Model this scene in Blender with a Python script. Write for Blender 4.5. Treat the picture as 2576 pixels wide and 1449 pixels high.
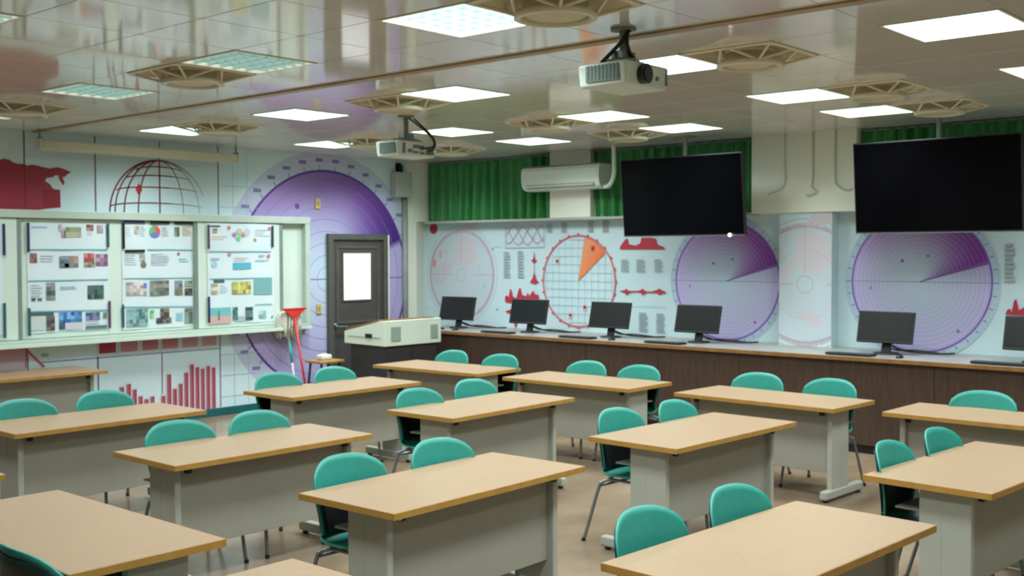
import bpy, bmesh, math, random
from mathutils import Matrix, Vector
random.seed(7)
scene = bpy.context.scene
COL = scene.collection
for o in list(bpy.data.objects):
    bpy.data.objects.remove(o)

# ------------------------------------------------------------------ camera, world, exposure
K = 1.045            # room scale
U = 1.142            # furniture scale
H = 1.85             # eye height
FPX, YAW, PITCH, ROLL = 2780.0, 0.84877, 0.032654, 0.002507
cy, sy = math.cos(YAW), math.sin(YAW)
FW = Vector((sy * math.cos(PITCH), cy * math.cos(PITCH), -math.sin(PITCH)))
r0 = Vector((cy, -sy, 0.0))
d0 = FW.cross(r0)
RT = r0 * math.cos(ROLL) + d0 * math.sin(ROLL)
DN = -r0 * math.sin(ROLL) + d0 * math.cos(ROLL)
cam_data = bpy.data.cameras.new('camera')
cam = bpy.data.objects.new('camera', cam_data)
COL.objects.link(cam)
m3 = Matrix((RT, -DN, -FW)).transposed()
cam.matrix_world = Matrix.Translation((0, 0, H)) @ m3.to_4x4()
cam_data.sensor_width = 36.0
cam_data.lens = FPX / 2576.0 * 36.0
cam_data.clip_start = 0.05
cam_data.dof.use_dof = True
cam_data.dof.focus_distance = 1.5
cam_data.dof.aperture_fstop = 15.0
scene.camera = cam
world = bpy.data.worlds.new('world')
world.use_nodes = True
world.node_tree.nodes['Background'].inputs[0].default_value = (0.75, 0.85, 0.85, 1)
world.node_tree.nodes['Background'].inputs[1].default_value = 0.25
scene.world = world
scene.view_settings.view_transform = 'Standard'
scene.view_settings.look = 'None'
scene.view_settings.gamma = 1.0
scene.view_settings.use_curve_mapping = False
scene.view_settings.exposure = 0.0
LAMP_RADIANCE = 22.5

def ray(px, py):
    return RT * ((px - 1288) / FPX) + DN * ((py - 724.5) / FPX) + FW
def at_y(px, py, Y):
    r = ray(px, py); p = r * (Y / r.y); return Vector((p.x, p.y, p.z + H))
def at_x(px, py, X):
    r = ray(px, py); p = r * (X / r.x); return Vector((p.x, p.y, p.z + H))
def at_z(px, py, Z):
    r = ray(px, py); p = r * ((Z - H) / r.z); return Vector((p.x, p.y, Z))

# ------------------------------------------------------------------ colour and materials
def lin(c):
    o = []
    for v in c[:3]:
        v = v / 255.0
        o.append(v / 12.92 if v <= 0.04045 else ((v + 0.055) / 1.055) ** 2.4)
    return o
def mat(name, rgb, rough=0.6, metal=0.0, spec=0.5, noise=None, bump=None, emit=None, estr=0.0, coat=0.0, rgb2=None, stretch=(1, 1, 1)):
    m = bpy.data.materials.new(name); m.use_nodes = True
    nt = m.node_tree; b = nt.nodes['Principled BSDF']
    c = lin(rgb)
    b.inputs['Base Color'].default_value = (*c, 1)
    b.inputs['Roughness'].default_value = rough
    b.inputs['Metallic'].default_value = metal
    b.inputs['Specular IOR Level'].default_value = spec
    b.inputs['Coat Weight'].default_value = coat
    if noise or bump:
        tc = nt.nodes.new('ShaderNodeTexCoord'); mp = nt.nodes.new('ShaderNodeMapping')
        mp.inputs['Scale'].default_value = stretch
        nt.links.new(tc.outputs['Object'], mp.inputs[0])
    if noise:
        n = nt.nodes.new('ShaderNodeTexNoise'); n.inputs['Scale'].default_value = noise; n.inputs['Detail'].default_value = 5
        nt.links.new(mp.outputs[0], n.inputs[0])
        r = nt.nodes.new('ShaderNodeValToRGB')
        r.color_ramp.elements[0].position = 0.3; r.color_ramp.elements[1].position = 0.7
        r.color_ramp.elements[0].color = (*lin(rgb2 or [v * 0.9 for v in rgb]), 1)
        r.color_ramp.elements[1].color = (*c, 1)
        nt.links.new(n.outputs['Fac'], r.inputs[0]); nt.links.new(r.outputs[0], b.inputs['Base Color'])
    if bump:
        n2 = nt.nodes.new('ShaderNodeTexNoise'); n2.inputs['Scale'].default_value = bump[0]
        nt.links.new(mp.outputs[0], n2.inputs[0])
        bp = nt.nodes.new('ShaderNodeBump'); bp.inputs['Strength'].default_value = bump[1]; bp.inputs['Distance'].default_value = 0.01
        nt.links.new(n2.outputs['Fac'], bp.inputs['Height']); nt.links.new(bp.outputs[0], b.inputs['Normal'])
    if emit:
        b.inputs['Emission Color'].default_value = (*lin(emit), 1)
        b.inputs['Emission Strength'].default_value = estr
    return m
M = dict(
    desk=mat('desk_laminate', (152, 126, 98), 0.40, noise=14, rgb2=(145, 118, 88), stretch=(1, 9, 9)),
    band=mat('golden_edge_band', (176, 134, 66), 0.45, noise=20, rgb2=(164, 122, 54)),
    panel=mat('warm_grey_steel', (152, 150, 138), 0.5, noise=3, rgb2=(146, 144, 132)),
    foot=mat('pale_grey_steel', (168, 170, 158), 0.45, noise=4, rgb2=(161, 163, 152)),
    black=mat('black_plastic', (22, 23, 24), 0.45, noise=30, rgb2=(17, 18, 19)),
    teal=mat('teal_polypropylene', (42, 142, 130), 0.42, noise=25, rgb2=(38, 136, 124)),
    chrome=mat('grey_steel_tube', (132, 142, 144), 0.35, metal=0.55, noise=12, rgb2=(120, 130, 132)),
    floor=mat('beige_vinyl_floor', (138, 122, 102), 0.22, noise=2.2, rgb2=(120, 100, 78), bump=(9, 0.03)),
    ceil=mat('glossy_ceiling_panel', (226, 225, 218), 0.07, spec=0.62, noise=1.0, rgb2=(220, 219, 212), bump=(2.2, 0.012)),
    ceilback=mat('ceiling_joint', (96, 88, 72), 0.7, noise=8),
    gold=mat('brown_gold_strip', (170, 148, 104), 0.4, noise=8, rgb2=(160, 138, 94)),
    beige=mat('cream_painted_wall', (236, 238, 224), 0.75, noise=2, rgb2=(231, 233, 219), bump=(40, 0.05)),
    mural=mat('pale_cyan_mural_vinyl', (200, 222, 228), 0.6, noise=1.2, rgb2=(195, 217, 224)),
    board=mat('whiteboard_enamel', (212, 228, 218), 0.28, noise=2, rgb2=(206, 223, 212)),
    frame=mat('pale_aluminium', (188, 203, 192), 0.4, noise=5, rgb2=(178, 195, 184)),
    framed=mat('grey_aluminium', (130, 148, 142), 0.4, noise=5),
    paper=mat('white_paper', (216, 231, 236), 0.7, noise=3, rgb2=(208, 225, 232)),
    doorf=mat('dark_grey_door_frame', (88, 88, 82), 0.5, noise=6),
    doorl=mat('dark_brown_grey_door', (78, 74, 72), 0.5, noise=6, rgb2=(70, 66, 66)),
    pane=mat('bright_frosted_pane', (225, 225, 230), 0.5, noise=4, rgb2=(220, 222, 226), emit=(236, 236, 242), estr=0.55),
    darkwood=mat('dark_brown_wood', (74, 56, 45), 0.4, noise=8, rgb2=(58, 43, 34), stretch=(6, 6, 0.5)),
    wedge=mat('brown_wood_edge', (140, 100, 56), 0.4, noise=12, rgb2=(120, 84, 46)),
    ctop=mat('grey_laminate_top', (150, 150, 146), 0.3, noise=6, rgb2=(140, 140, 136)),
    lect=mat('cream_white_cabinet', (212, 224, 208), 0.45, noise=3, rgb2=(206, 219, 203)),
    lectd=mat('charcoal_cabinet', (52, 50, 50), 0.45, noise=5, rgb2=(45, 43, 43)),
    vent=mat('grey_perforation', (160, 175, 160), 0.6, noise=90, rgb2=(140, 155, 142)),
    screen=mat('black_glass_screen', (3, 3, 5), 0.1, spec=0.12, noise=2, rgb2=(5, 5, 8)),
    mscreen=mat('matte_lcd_screen', (11, 13, 16), 0.3, spec=0.4, noise=2, rgb2=(17, 20, 23)),
    ac=mat('white_plastic', (214, 220, 214), 0.3, noise=3, rgb2=(209, 216, 210)),
    projw=mat('projector_white', (206, 216, 208), 0.4, noise=3, rgb2=(200, 210, 202)),
    projg=mat('projector_grille', (108, 128, 122), 0.5, noise=10),
    green=mat('green_satin_curtain', (54, 136, 72), 0.45, noise=9, rgb2=(42, 118, 60), stretch=(3, 3, 0.6)),
    fanb=mat('beige_fan_plastic', (226, 222, 202), 0.4, noise=5, rgb2=(220, 216, 195)),
    inner_dark=mat('black_inner_back', (14, 26, 28), 0.6, noise=30, rgb2=(10, 20, 22)),
    outer_dark=mat('dark_teal_outer_back', (8, 46, 48), 0.45, noise=20, rgb2=(6, 38, 40)),
    fand=mat('olive_fan_bowl', (206, 200, 172), 0.55, noise=5, rgb2=(198, 192, 164)),
    louv=mat('mirror_louver', (176, 208, 202), 0.35, metal=0.1, noise=5, rgb2=(168, 200, 194)),
    red=mat('red_plastic', (214, 58, 52), 0.4, noise=9, rgb2=(204, 50, 46)),
    mopm=mat('grey_mop_yarn', (222, 222, 208), 0.9, noise=60, rgb2=(178, 182, 168), bump=(80, 0.6)),
    pole=mat('white_pole', (205, 216, 214), 0.4, noise=6),
    tealp=mat('teal_grip', (60, 170, 160), 0.5, noise=6),
    tealb=mat('teal_skirting', (16, 92, 96), 0.5, noise=6),
    pipe=mat('grey_conduit', (138, 146, 138), 0.5, noise=6),
    spk=mat('pale_grey_speaker', (176, 182, 174), 0.6, noise=60, rgb2=(166, 172, 165)),
    stool=mat('stool_wood', (172, 132, 72), 0.5, noise=12),
    yellow=mat('yellow_card', (206, 190, 108), 0.6, noise=12),
    wcup=mat('white_tissue_pack', (222, 226, 216), 0.6, noise=8),
    dblue=mat('dark_blue_clip', (40, 44, 92), 0.5, noise=9),
    dteal=mat('dark_teal_clip', (40, 96, 100), 0.5, noise=9),
    dpurp=mat('plum_clip', (96, 66, 92), 0.5, noise=9),
    kbd=mat('charcoal_keyboard', (70, 80, 80), 0.5, noise=60, rgb2=(52, 60, 60)),
    led=mat('indicator_light', (240, 240, 225), 0.4, noise=5, emit=(255, 250, 230), estr=1.5),
    knobw=mat('white_plastic_knob', (225, 222, 205), 0.35, noise=6),
    screenbox=mat('screen_housing', (200, 198, 176), 0.5, noise=4, rgb2=(194, 192, 170)),
)
def print_mat():
    m = bpy.data.materials.new('printed_ink'); m.use_nodes = True
    nt = m.node_tree; b = nt.nodes['Principled BSDF']
    a = nt.nodes.new('ShaderNodeVertexColor'); a.layer_name = 'ink'
    nt.links.new(a.outputs['Color'], b.inputs['Base Color'])
    b.inputs['Roughness'].default_value = 0.6
    return m
M['ink'] = print_mat()
def panel_mat(name, power):
    m = bpy.data.materials.new(name); m.use_nodes = True
    nt = m.node_tree; nt.nodes.clear()
    o = nt.nodes.new('ShaderNodeOutputMaterial'); e = nt.nodes.new('ShaderNodeEmission')
    e.inputs[0].default_value = (0.90, 1.0, 0.99, 1); e.inputs[1].default_value = power
    nt.links.new(e.outputs[0], o.inputs[0]); return m

# ------------------------------------------------------------------ mesh helpers
def nb(): return bmesh.new()
def box(bm, c, s, rot=None, bev=0.0, seg=2):
    g = bmesh.ops.create_cube(bm, size=1.0)
    vs = g['verts']
    for v in vs: v.co = Vector((v.co.x * s[0], v.co.y * s[1], v.co.z * s[2]))
    if bev > 0:
        es = list({e for v in vs for e in v.link_edges})
        r = bmesh.ops.bevel(bm, geom=es, offset=bev, segments=seg, affect='EDGES', profile=0.5)
        vs = list({v for f in r['faces'] for v in f.verts} | {v for v in vs if v.is_valid})
    mt = Matrix.Translation(c) @ (rot.to_4x4() if rot else Matrix.Identity(4))
    for v in vs: v.co = mt @ v.co
    return vs
def b2(bm, x0, x1, y0, y1, z0, z1, bev=0.0):
    return box(bm, ((x0 + x1) / 2, (y0 + y1) / 2, (z0 + z1) / 2), (abs(x1 - x0), abs(y1 - y0), abs(z1 - z0)), None, bev)
def tube(bm, pts, r, seg=8, cap=True):
    pts = [Vector(p) for p in pts]; n = len(pts); rings = []
    up = None
    for i, p in enumerate(pts):
        t = (pts[min(i + 1, n - 1)] - pts[max(i - 1, 0)]).normalized()
        if up is None:
            a = Vector((0, 0, 1)) if abs(t.z) < 0.9 else Vector((1, 0, 0))
            up = (a - t * a.dot(t)).normalized()
        else:
            up = (up - t * up.dot(t)).normalized()
        s = t.cross(up); rr = r[i] if isinstance(r, (list, tuple)) else r
        rings.append([bm.verts.new(p + (up * math.cos(a) + s * math.sin(a)) * rr) for a in [2 * math.pi * k / seg for k in range(seg)]])
    for i in range(n - 1):
        for k in range(seg):
            bm.faces.new((rings[i][k], rings[i][(k + 1) % seg], rings[i + 1][(k + 1) % seg], rings[i + 1][k]))
    if cap:
        bm.faces.new(rings[0][::-1]); bm.faces.new(rings[-1])
def lathe(bm, prof, seg=24, c=(0, 0, 0), a0=0.0):
    rings = [[bm.verts.new((c[0] + r * math.cos(a0 + 2 * math.pi * k / seg), c[1] + r * math.sin(a0 + 2 * math.pi * k / seg), c[2] + z)) for k in range(seg)] for r, z in prof]
    for i in range(len(rings) - 1):
        for k in range(seg):
            bm.faces.new((rings[i][k], rings[i][(k + 1) % seg], rings[i + 1][(k + 1) % seg], rings[i + 1][k]))
    return rings
def prism(bm, poly, z0, z1):
    a = [bm.verts.new((x, y, z0)) for x, y in poly]; b = [bm.verts.new((x, y, z1)) for x, y in poly]
    n = len(poly)
    bm.faces.new(a[::-1]); bm.faces.new(b)
    for i in range(n): bm.faces.new((a[i], a[(i + 1) % n], b[(i + 1) % n], b[i]))
def smooth_path(pts, n=6):
    pts = [Vector(p) for p in pts]; out = []
    P = [pts[0]] + pts + [pts[-1]]
    for i in range(1, len(P) - 2):
        for k in range(n):
            t = k / n
            out.append(0.5 * ((2 * P[i]) + (P[i + 1] - P[i - 1]) * t + (2 * P[i - 1] - 5 * P[i] + 4 * P[i + 1] - P[i + 2]) * t * t + (3 * P[i] - P[i - 1] - 3 * P[i + 1] + P[i + 2]) * t ** 3))
    out.append(pts[-1]); return out
def obj(name, bm, material, parent=None, smooth=False, loc=None):
    me = bpy.data.meshes.new(name)
    bmesh.ops.recalc_face_normals(bm, faces=bm.faces[:])
    bm.to_mesh(me); bm.free()
    me.materials.append(material)
    if smooth:
        for p in me.polygons: p.use_smooth = True
    o = bpy.data.objects.new(name, me); COL.objects.link(o)
    if parent: o.parent = parent
    if loc is not None: o.location = loc
    return o
def inst(src, name, parent=None, loc=None):
    o = bpy.data.objects.new(name, src.data); COL.objects.link(o)
    if parent: o.parent = parent
    if loc is not None: o.location = loc
    return o
def tag(o, label, cat, group=None):
    o['label'] = label; o['category'] = cat
    if group: o['group'] = group
    return o
def thing(name, label, cat, loc=(0, 0, 0), rz=0.0, group=None):
    o = bpy.data.objects.new(name, None); COL.objects.link(o)
    o.empty_display_size = 0.1
    o.location = loc; o.rotation_euler = (0, 0, rz)
    return tag(o, label, cat, group)
def struct(name, bm, m, parent=None, smooth=False):
    o = obj(name, bm, m, parent, smooth)
    if parent is None: o['kind'] = 'structure'
    return o
def copy_tree(o, parent=None):
    c = o.copy(); COL.objects.link(c)
    if parent: c.parent = parent
    for ch in ALLK(o):
        copy_tree(ch, c)
    return c
def ALLK(o): return list(o.children)

# flat print drawn as coloured polygons in a wall plane
class Canvas:
    def __init__(s, to3d, clip):
        s.v = []; s.f = []; s.c = []; s.to = to3d; s.clip = clip; s.layer = 0
    def nl(s): s.layer += 1
    def _clip(s, P):
        x0, x1, y0, y1 = s.clip
        for ax, lim, sg in ((0, x0, 1), (0, x1, -1), (1, y0, 1), (1, y1, -1)):
            out = []
            for i in range(len(P)):
                a, b = P[i], P[(i + 1) % len(P)]
                ia, ib = (a[ax] - lim) * sg >= 0, (b[ax] - lim) * sg >= 0
                if ia: out.append(a)
                if ia != ib:
                    t = (lim - a[ax]) / (b[ax] - a[ax])
                    out.append(tuple(a[k] + t * (b[k] - a[k]) for k in range(len(a))))
            P = out
            if len(P) < 3: return None
        return P
    def poly(s, P, col, cols=None):
        if cols: Q = [(p[0], p[1], *lin(c)) for p, c in zip(P, cols)]
        else:
            l = lin(col); Q = [(p[0], p[1], *l) for p in P]
        Q = s._clip(Q)
        if not Q: return
        b = len(s.v); d = 0.0008 + 0.0006 * s.layer + (len(s.f) % 9) * 0.00006
        for q in Q: s.v.append(s.to(q[0], q[1], d))
        s.f.append(tuple(range(b, b + len(Q)))); s.c.append([q[2:5] for q in Q])
    def rect(s, a0, a1, b0, b1, col): s.poly([(a0, b0), (a1, b0), (a1, b1), (a0, b1)], col)
    def line(s, P, w, col, col2=None):
        n = len(P) - 1
        for i in range(n):
            (x0, y0), (x1, y1) = P[i], P[i + 1]
            dx, dy = x1 - x0, y1 - y0; L = math.hypot(dx, dy) or 1e-9
            nx, ny = -dy / L * w / 2, dx / L * w / 2
            ex, ey = dx / L * w * 0.2, dy / L * w * 0.2
            c = col if col2 is None else [col[k] + (col2[k] - col[k]) * i / max(1, n - 1) for k in range(3)]
            s.poly([(x0 + nx - ex, y0 + ny - ey), (x1 + nx + ex, y1 + ny + ey), (x1 - nx + ex, y1 - ny + ey), (x0 - nx - ex, y0 - ny - ey)], c)
    def ring(s, cx, cz, r, w, col, a0=0, a1=360, n=64):
        for k in range(n):
            A = [math.radians(a0 + (a1 - a0) * (k + e) / n) for e in (0, 1)]
            s.poly([(cx + q * math.cos(a), cz + q * math.sin(a)) for q, a in ((r - w / 2, A[0]), (r + w / 2, A[0]), (r + w / 2, A[1]), (r - w / 2, A[1]))], col)
    def disc(s, cx, cz, r, col, n=24, ry=None):
        s.poly([(cx + r * math.cos(2 * math.pi * k / n), cz + (ry or r) * math.sin(2 * math.pi * k / n)) for k in range(n)], col)
    def polar(s, cx, cz, R, fn, na=72, nr=10, r0=0.0):
        for i in range(na):
            for j in range(nr):
                A = [2 * math.pi * (i + k) / na for k in (0, 1)]; Rr = [r0 + (R - r0) * (j + k) / nr for k in (0, 1)]
                q = [(Rr[0], A[0]), (Rr[1], A[0]), (Rr[1], A[1]), (Rr[0], A[1])]
                if j == 0 and r0 == 0: q = q[1:] if False else [(0.0, (A[0] + A[1]) / 2), (Rr[1], A[0]), (Rr[1], A[1])]
                am = (A[0] + A[1]) / 2
                s.poly([(cx + r * math.cos(a), cz + r * math.sin(a)) for r, a in q], None,
                       [fn(r / R, math.degrees(am + (a - am) * 0.999)) for r, a in q])
    def build(s, name, parent):
        me = bpy.data.meshes.new(name); me.from_pydata(s.v, [], s.f)
        ca = me.color_attributes.new('ink', 'FLOAT_COLOR', 'CORNER')
        k = 0
        for cs in s.c:
            for c in cs:
                ca.data[k].color = (*c, 1); k += 1
        me.materials.append(M['ink'])
        o = bpy.data.objects.new(name, me); COL.objects.link(o); o.parent = parent
        return o
def mix(a, b, t):
    t = max(0, min(1, t)); return tuple(a[k] + (b[k] - a[k]) * t for k in range(3))

# ------------------------------------------------------------------ room shell
YF = 10.3 * K; XM = 10.1 * K; XU = 9.97 * K; ZC = H + 1.15 * K; ZL = H + 0.392 * K
T = 0.6 * K
XW0, YW0 = -1.6, -2.2
b = nb(); b2(b, XW0 - 0.2, XM + 0.3, YW0 - 0.2, YF + 0.5, -0.12, 0.0); floor = struct('floor', b, M['floor'])
b = nb(); b2(b, XW0 - 0.2, XM + 0.3, YW0 - 0.2, YF + 0.5, ZC + 0.12, ZC + 0.2); ceiling = struct('ceiling', b, M['ceilback'])
b = nb(); b2(b, XW0 - 0.2, 9.66 * K, YF, YF + 0.3, 0, ZC + 0.12); wall_front = struct('wall_front', b, M['mural'])
b = nb(); b2(b, XM, XM + 0.25, YW0 - 0.2, YF + 0.45, 0, ZC + 0.12); wall_right = struct('wall_right', b, M['mural'])
b = nb(); b2(b, XW0 - 0.2, XW0, YW0, YF, 0, ZC + 0.12); struct('wall_left', b, M['beige'])
b = nb(); b2(b, XW0 - 0.2, XM, YW0 - 0.2, YW0, 0, ZC + 0.12); struct('wall_back', b, M['beige'])
# cream corner column (wider above the ledge)
b = nb()
prism(b, [(9.66 * K, YF), (9.84 * K, YF), (XM, 10.43 * K), (XM, YF + 0.3), (9.66 * K, YF + 0.3)], 0, ZL)
prism(b, [(9.66 * K, YF), (9.975 * K, YF), (XM, YF), (XM, YF + 0.3), (9.66 * K, YF + 0.3)], ZL, ZC + 0.02)
struct('wall_corner', b, M['beige'])
# cream upper piers and the mural pier below
b = nb(); b2(b, XU, XM, 7.60 * K, 8.19 * K, ZL + 0.002, ZC + 0.02); struct('wall_pier', b, M['beige'])
b = nb(); b2(b, 9.93 * K, XM, 4.44 * K, 5.54 * K, ZL - 0.015, ZC + 0.02); struct('wall_pier_cream', b, M['beige'])
b = nb(); b2(b, 9.95 * K, XM, 4.69 * K, 5.24 * K, 0, ZL - 0.016); pier_mural = struct('wall_pier_mural', b, M['mural'])
for i, (ya, yb) in enumerate(((5.54 * K, 10.3 * K), (YW0, 4.44 * K))):
    b = nb(); b2(b, XU - 0.005, XM, ya, yb, ZL - 0.03, ZL, 0.004); struct('trim_%d' % (i + 1), b, M['spk'])
b = nb(); b2(b, XW0, 8.32 * K, YF - 0.018, YF, 0, 0.09, 0.004); struct('baseboard_front', b, M['tealb'])
# windows behind the curtains
for i, (ya, yb) in enumerate(((8.19 * K, 10.28 * K), (5.54 * K, 7.6 * K), (2.3 * K, 4.44 * K))):
    b = nb()
    w = 0.04
    b2(b, XM - 0.03, XM, ya, yb, ZL, ZL + w); b2(b, XM - 0.03, XM, ya, yb, ZC - w, ZC)
    for q in (ya + w / 2, (ya + yb) / 2, yb - w / 2): b2(b, XM - 0.03, XM, q - w / 2, q + w / 2, ZL + w, ZC - w)
    wf = struct('window_%d' % (i + 1), b, M['frame'])
    b = nb(); b2(b, XM - 0.012, XM - 0.004, ya + w, yb - w, ZL + w, ZC - w); obj('pane', b, M['screen'], wf)

# ceiling panels, lamps and fans on one grid
lampx = [2.2, 4.0, 5.8, 7.6, 8.8]
LAMPS = []
for y in (3.85, 5.65, 7.45): LAMPS.append((2.2, y, 0))
LAMPS += [(4.0, 2.05, 1), (4.0, 3.85, 2), (4.0, 5.65, 0), (4.0, 7.45, 0), (4.0, 9.25, 0)]
for x in (5.8, 7.6, 8.8):
    for y in (2.05, 3.85, 5.65, 7.45, 9.25): LAMPS.append((x, y, 1))
LAMPS += [(5.8, 0.25, 1), (2.2, 0.25, 1), (2.2, 2.05, 1)]  # out-of-view lamps of the nearest rows are added to light the room
FANS = [(x, y) for y in (3.25, 6.25, 8.65) for x in (4.0, 5.8, 7.6, 8.8)]
cx0 = 4.0 - 0.3
taken = {(round((x - cx0) / 0.6 - 0.5), round((y - 3.55) / 0.6 - 0.5)) for x, y, *_ in LAMPS} | {(round((x - cx0) / 0.6 - 0.5), round((y - 3.55) / 0.6 - 0.5)) for x, y in FANS}
tile = None; count = 0
rest = nb()
for i in range(-9, 11):
    for j in range(-10, 12):
        if (i, j) in taken: continue
        x0, x1 = (cx0 + 0.6 * i) * K, (cx0 + 0.6 * (i + 1)) * K
        y0, y1 = (3.55 + 0.6 * j) * K, (3.55 + 0.6 * (j + 1)) * K
        if x0 > XM - 0.02 or y0 > YF - 0.02: continue
        g = 0.003
        near = (i < -4 or j < -5)
        if near or x1 > XM or y1 > YF:
            if near:
                b2(rest, x0 + g, min(x1, XM) - g, y0 + g, min(y1, YF) - g, ZC, ZC + 0.012)
            else:
                b = nb(); b2(b, x0 + g, min(x1, XM) - g, y0 + g, min(y1, YF) - g, ZC, ZC + 0.012); obj('ceiling_tile', b, M['ceil'], ceiling)
            continue
        if tile is None:
            b = nb(); b2(b, -T / 2 + g, T / 2 - g, -T / 2 + g, T / 2 - g, 0, 0.012, 0.0015)
            tile = obj('ceiling_tile', b, M['ceil'], ceiling, loc=((x0 + x1) / 2, (y0 + y1) / 2, ZC))
        else:
            inst(tile, 'ceiling_tile', ceiling, ((x0 + x1) / 2, (y0 + y1) / 2, ZC))
ro = obj('far_tiles', rest, M['ceil'], ceiling); ro['kind'] = 'stuff'
b = nb(); b2(b, 4.86 * K, 4.935 * K, YW0, YF, ZC - 0.012, ZC - 0.0005, 0.003); struct('trim_3', b, M['gold'])

# lamps -------------------------------------------------------------------------
S = T / 2 - 0.004
def lamp_proto():
    fr = nb()
    for a, c in (((-S, S, -S, -S + 0.016)), None), (((-S, S, S - 0.016, S)), None), (((-S, -S + 0.016, -S + 0.016, S - 0.016)), None), (((S - 0.016, S, -S + 0.016, S - 0.016)), None):
        b2(fr, a[0], a[1], a[2], a[3], -0.004, 0.075)
    b2(fr, -S, S, -S, S, 0.082, 0.09)
    bl = nb()   # shallow curved blade: wedge section
    L = S - 0.017; n = 5
    h = 0.03
    vs = [(-L, -0.008, h), (-L, 0.008, h), (-L, 0.0015, 0), (-L, -0.0015, 0)]
    a = [bl.verts.new(v) for v in vs]; c = [bl.verts.new((-v[0], v[1], v[2])) for v in vs]
    bl.faces.new(a); bl.faces.new(c[::-1])
    for k in range(4): bl.faces.new((a[k], a[(k + 1) % 4], c[(k + 1) % 4], c[k]))
    return fr, bl, L
fr, bl, L = lamp_proto()
mF = obj('frame', fr, M['fanb']); mB = obj('louver_blade', bl, M['louv'])
pb = nb(); b2(pb, -L, L, -L, L, 0.066, 0.07); mP = obj('light_panel', pb, panel_mat('lit_tubes', 22.0))
pb = nb(); b2(pb, -L, L, -L, L, 0.066, 0.07); mP0 = obj('light_panel', pb, panel_mat('dim_tubes', 3.0))
pb = nb(); b2(pb, -L, L, -L, L, 0.066, 0.07); mP2 = obj('light_panel', pb, panel_mat('half_lit_tubes', 13.0))
first = True
LCOL = {2.2: 'far left', 4.0: 'left', 5.8: 'second', 7.6: 'third', 8.8: 'rightmost'}
ldesc = {
 (4.0, 2.05): 'added ceiling lamp just above the top edge of the view, left of the largest fan', (2.2, 3.85): 'ceiling lamp outside the view at upper left, nearer one', (2.2, 7.45): 'ceiling lamp outside the view at left, farther one', (8.8, 2.05): 'added ceiling lamp outside the right edge of the view',
 (5.8, 0.25): 'added ceiling lamp behind the viewer on the right', (2.2, 0.25): 'added ceiling lamp behind the viewer on the left', (2.2, 2.05): 'added ceiling lamp directly over the viewer',
 (4.0, 3.85): 'large square louvred ceiling lamp at top centre, bright spots behind grid', (4.0, 5.65): 'dim louvred ceiling lamp behind the dark-bowled fan at upper left',
 (4.0, 7.45): 'dimmest louvred ceiling lamp, leftmost one fully in view', (4.0, 9.25): 'louvred ceiling lamp barely showing at the left edge below a fan', (2.2, 5.65): 'louvred ceiling lamp cut off at the top left corner',
 (5.8, 2.05): 'largest glowing ceiling lamp at upper right corner', (5.8, 3.85): 'glowing ceiling lamp directly right of the nearer projector', (5.8, 5.65): 'glowing ceiling lamp just above the farther projector, left of nearer projector',
 (5.8, 7.45): 'bright ceiling lamp in front of the purple wall reflection, left of farther projector', (5.8, 9.25): 'small bright ceiling lamp above the projection screen housing',
 (7.6, 2.05): 'glowing ceiling lamp cut by the right edge of the view', (7.6, 3.85): 'glowing ceiling lamp above the cream pier, left of two fans', (7.6, 5.65): 'glowing ceiling lamp below the nearer projector',
 (7.6, 7.45): 'glowing ceiling lamp above the first green curtain', (7.6, 9.25): 'smallest bright ceiling lamp left of the farther projector', (8.8, 3.85): 'glowing ceiling lamp nearest the right-hand screen top',
 (8.8, 5.65): 'glowing ceiling lamp above the left television', (8.8, 7.45): 'glowing ceiling lamp above the air conditioner', (8.8, 9.25): 'ceiling lamp hidden mostly behind the farther projector'}
for (x, y, on) in LAMPS:
    lb = ldesc.get((x, y), 'square louvred ceiling lamp outside the picture, %s row' % LCOL[x])
    t = thing('ceiling_lamp', lb, 'ceiling lamp', (x * K, y * K, ZC), 0, 'square louvred lamps in the ceiling')
    f = inst(mF, 'frame', t); inst((mP0, mP, mP2)[on], 'light_panel', t)
    for k in range(1, 6):
        q = -L + 2 * L * k / 6
        o = inst(mB, 'louver_blade', t, (0, q, 0)); o = inst(mB, 'louver_blade', t, (q, 0, 0)); o.rotation_euler = (0, 0, math.pi / 2)
    ld = bpy.data.lights.new('tube_light', 'AREA'); ld.shape = 'SQUARE'; ld.size = 2 * L * 0.96
    ld.energy = LAMP_RADIANCE * (1.0 if on else 0.75) * (0.85 if x > 5 else 1.15); ld.spread = math.radians(141); ld.color = (0.90, 0.985, 1.0)
    lo = bpy.data.objects.new('tube_light', ld); COL.objects.link(lo); lo.parent = t; lo.location = (0, 0, -0.006)
for o in (mF, mB, mP, mP0, mP2): bpy.data.objects.remove(o)

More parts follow.
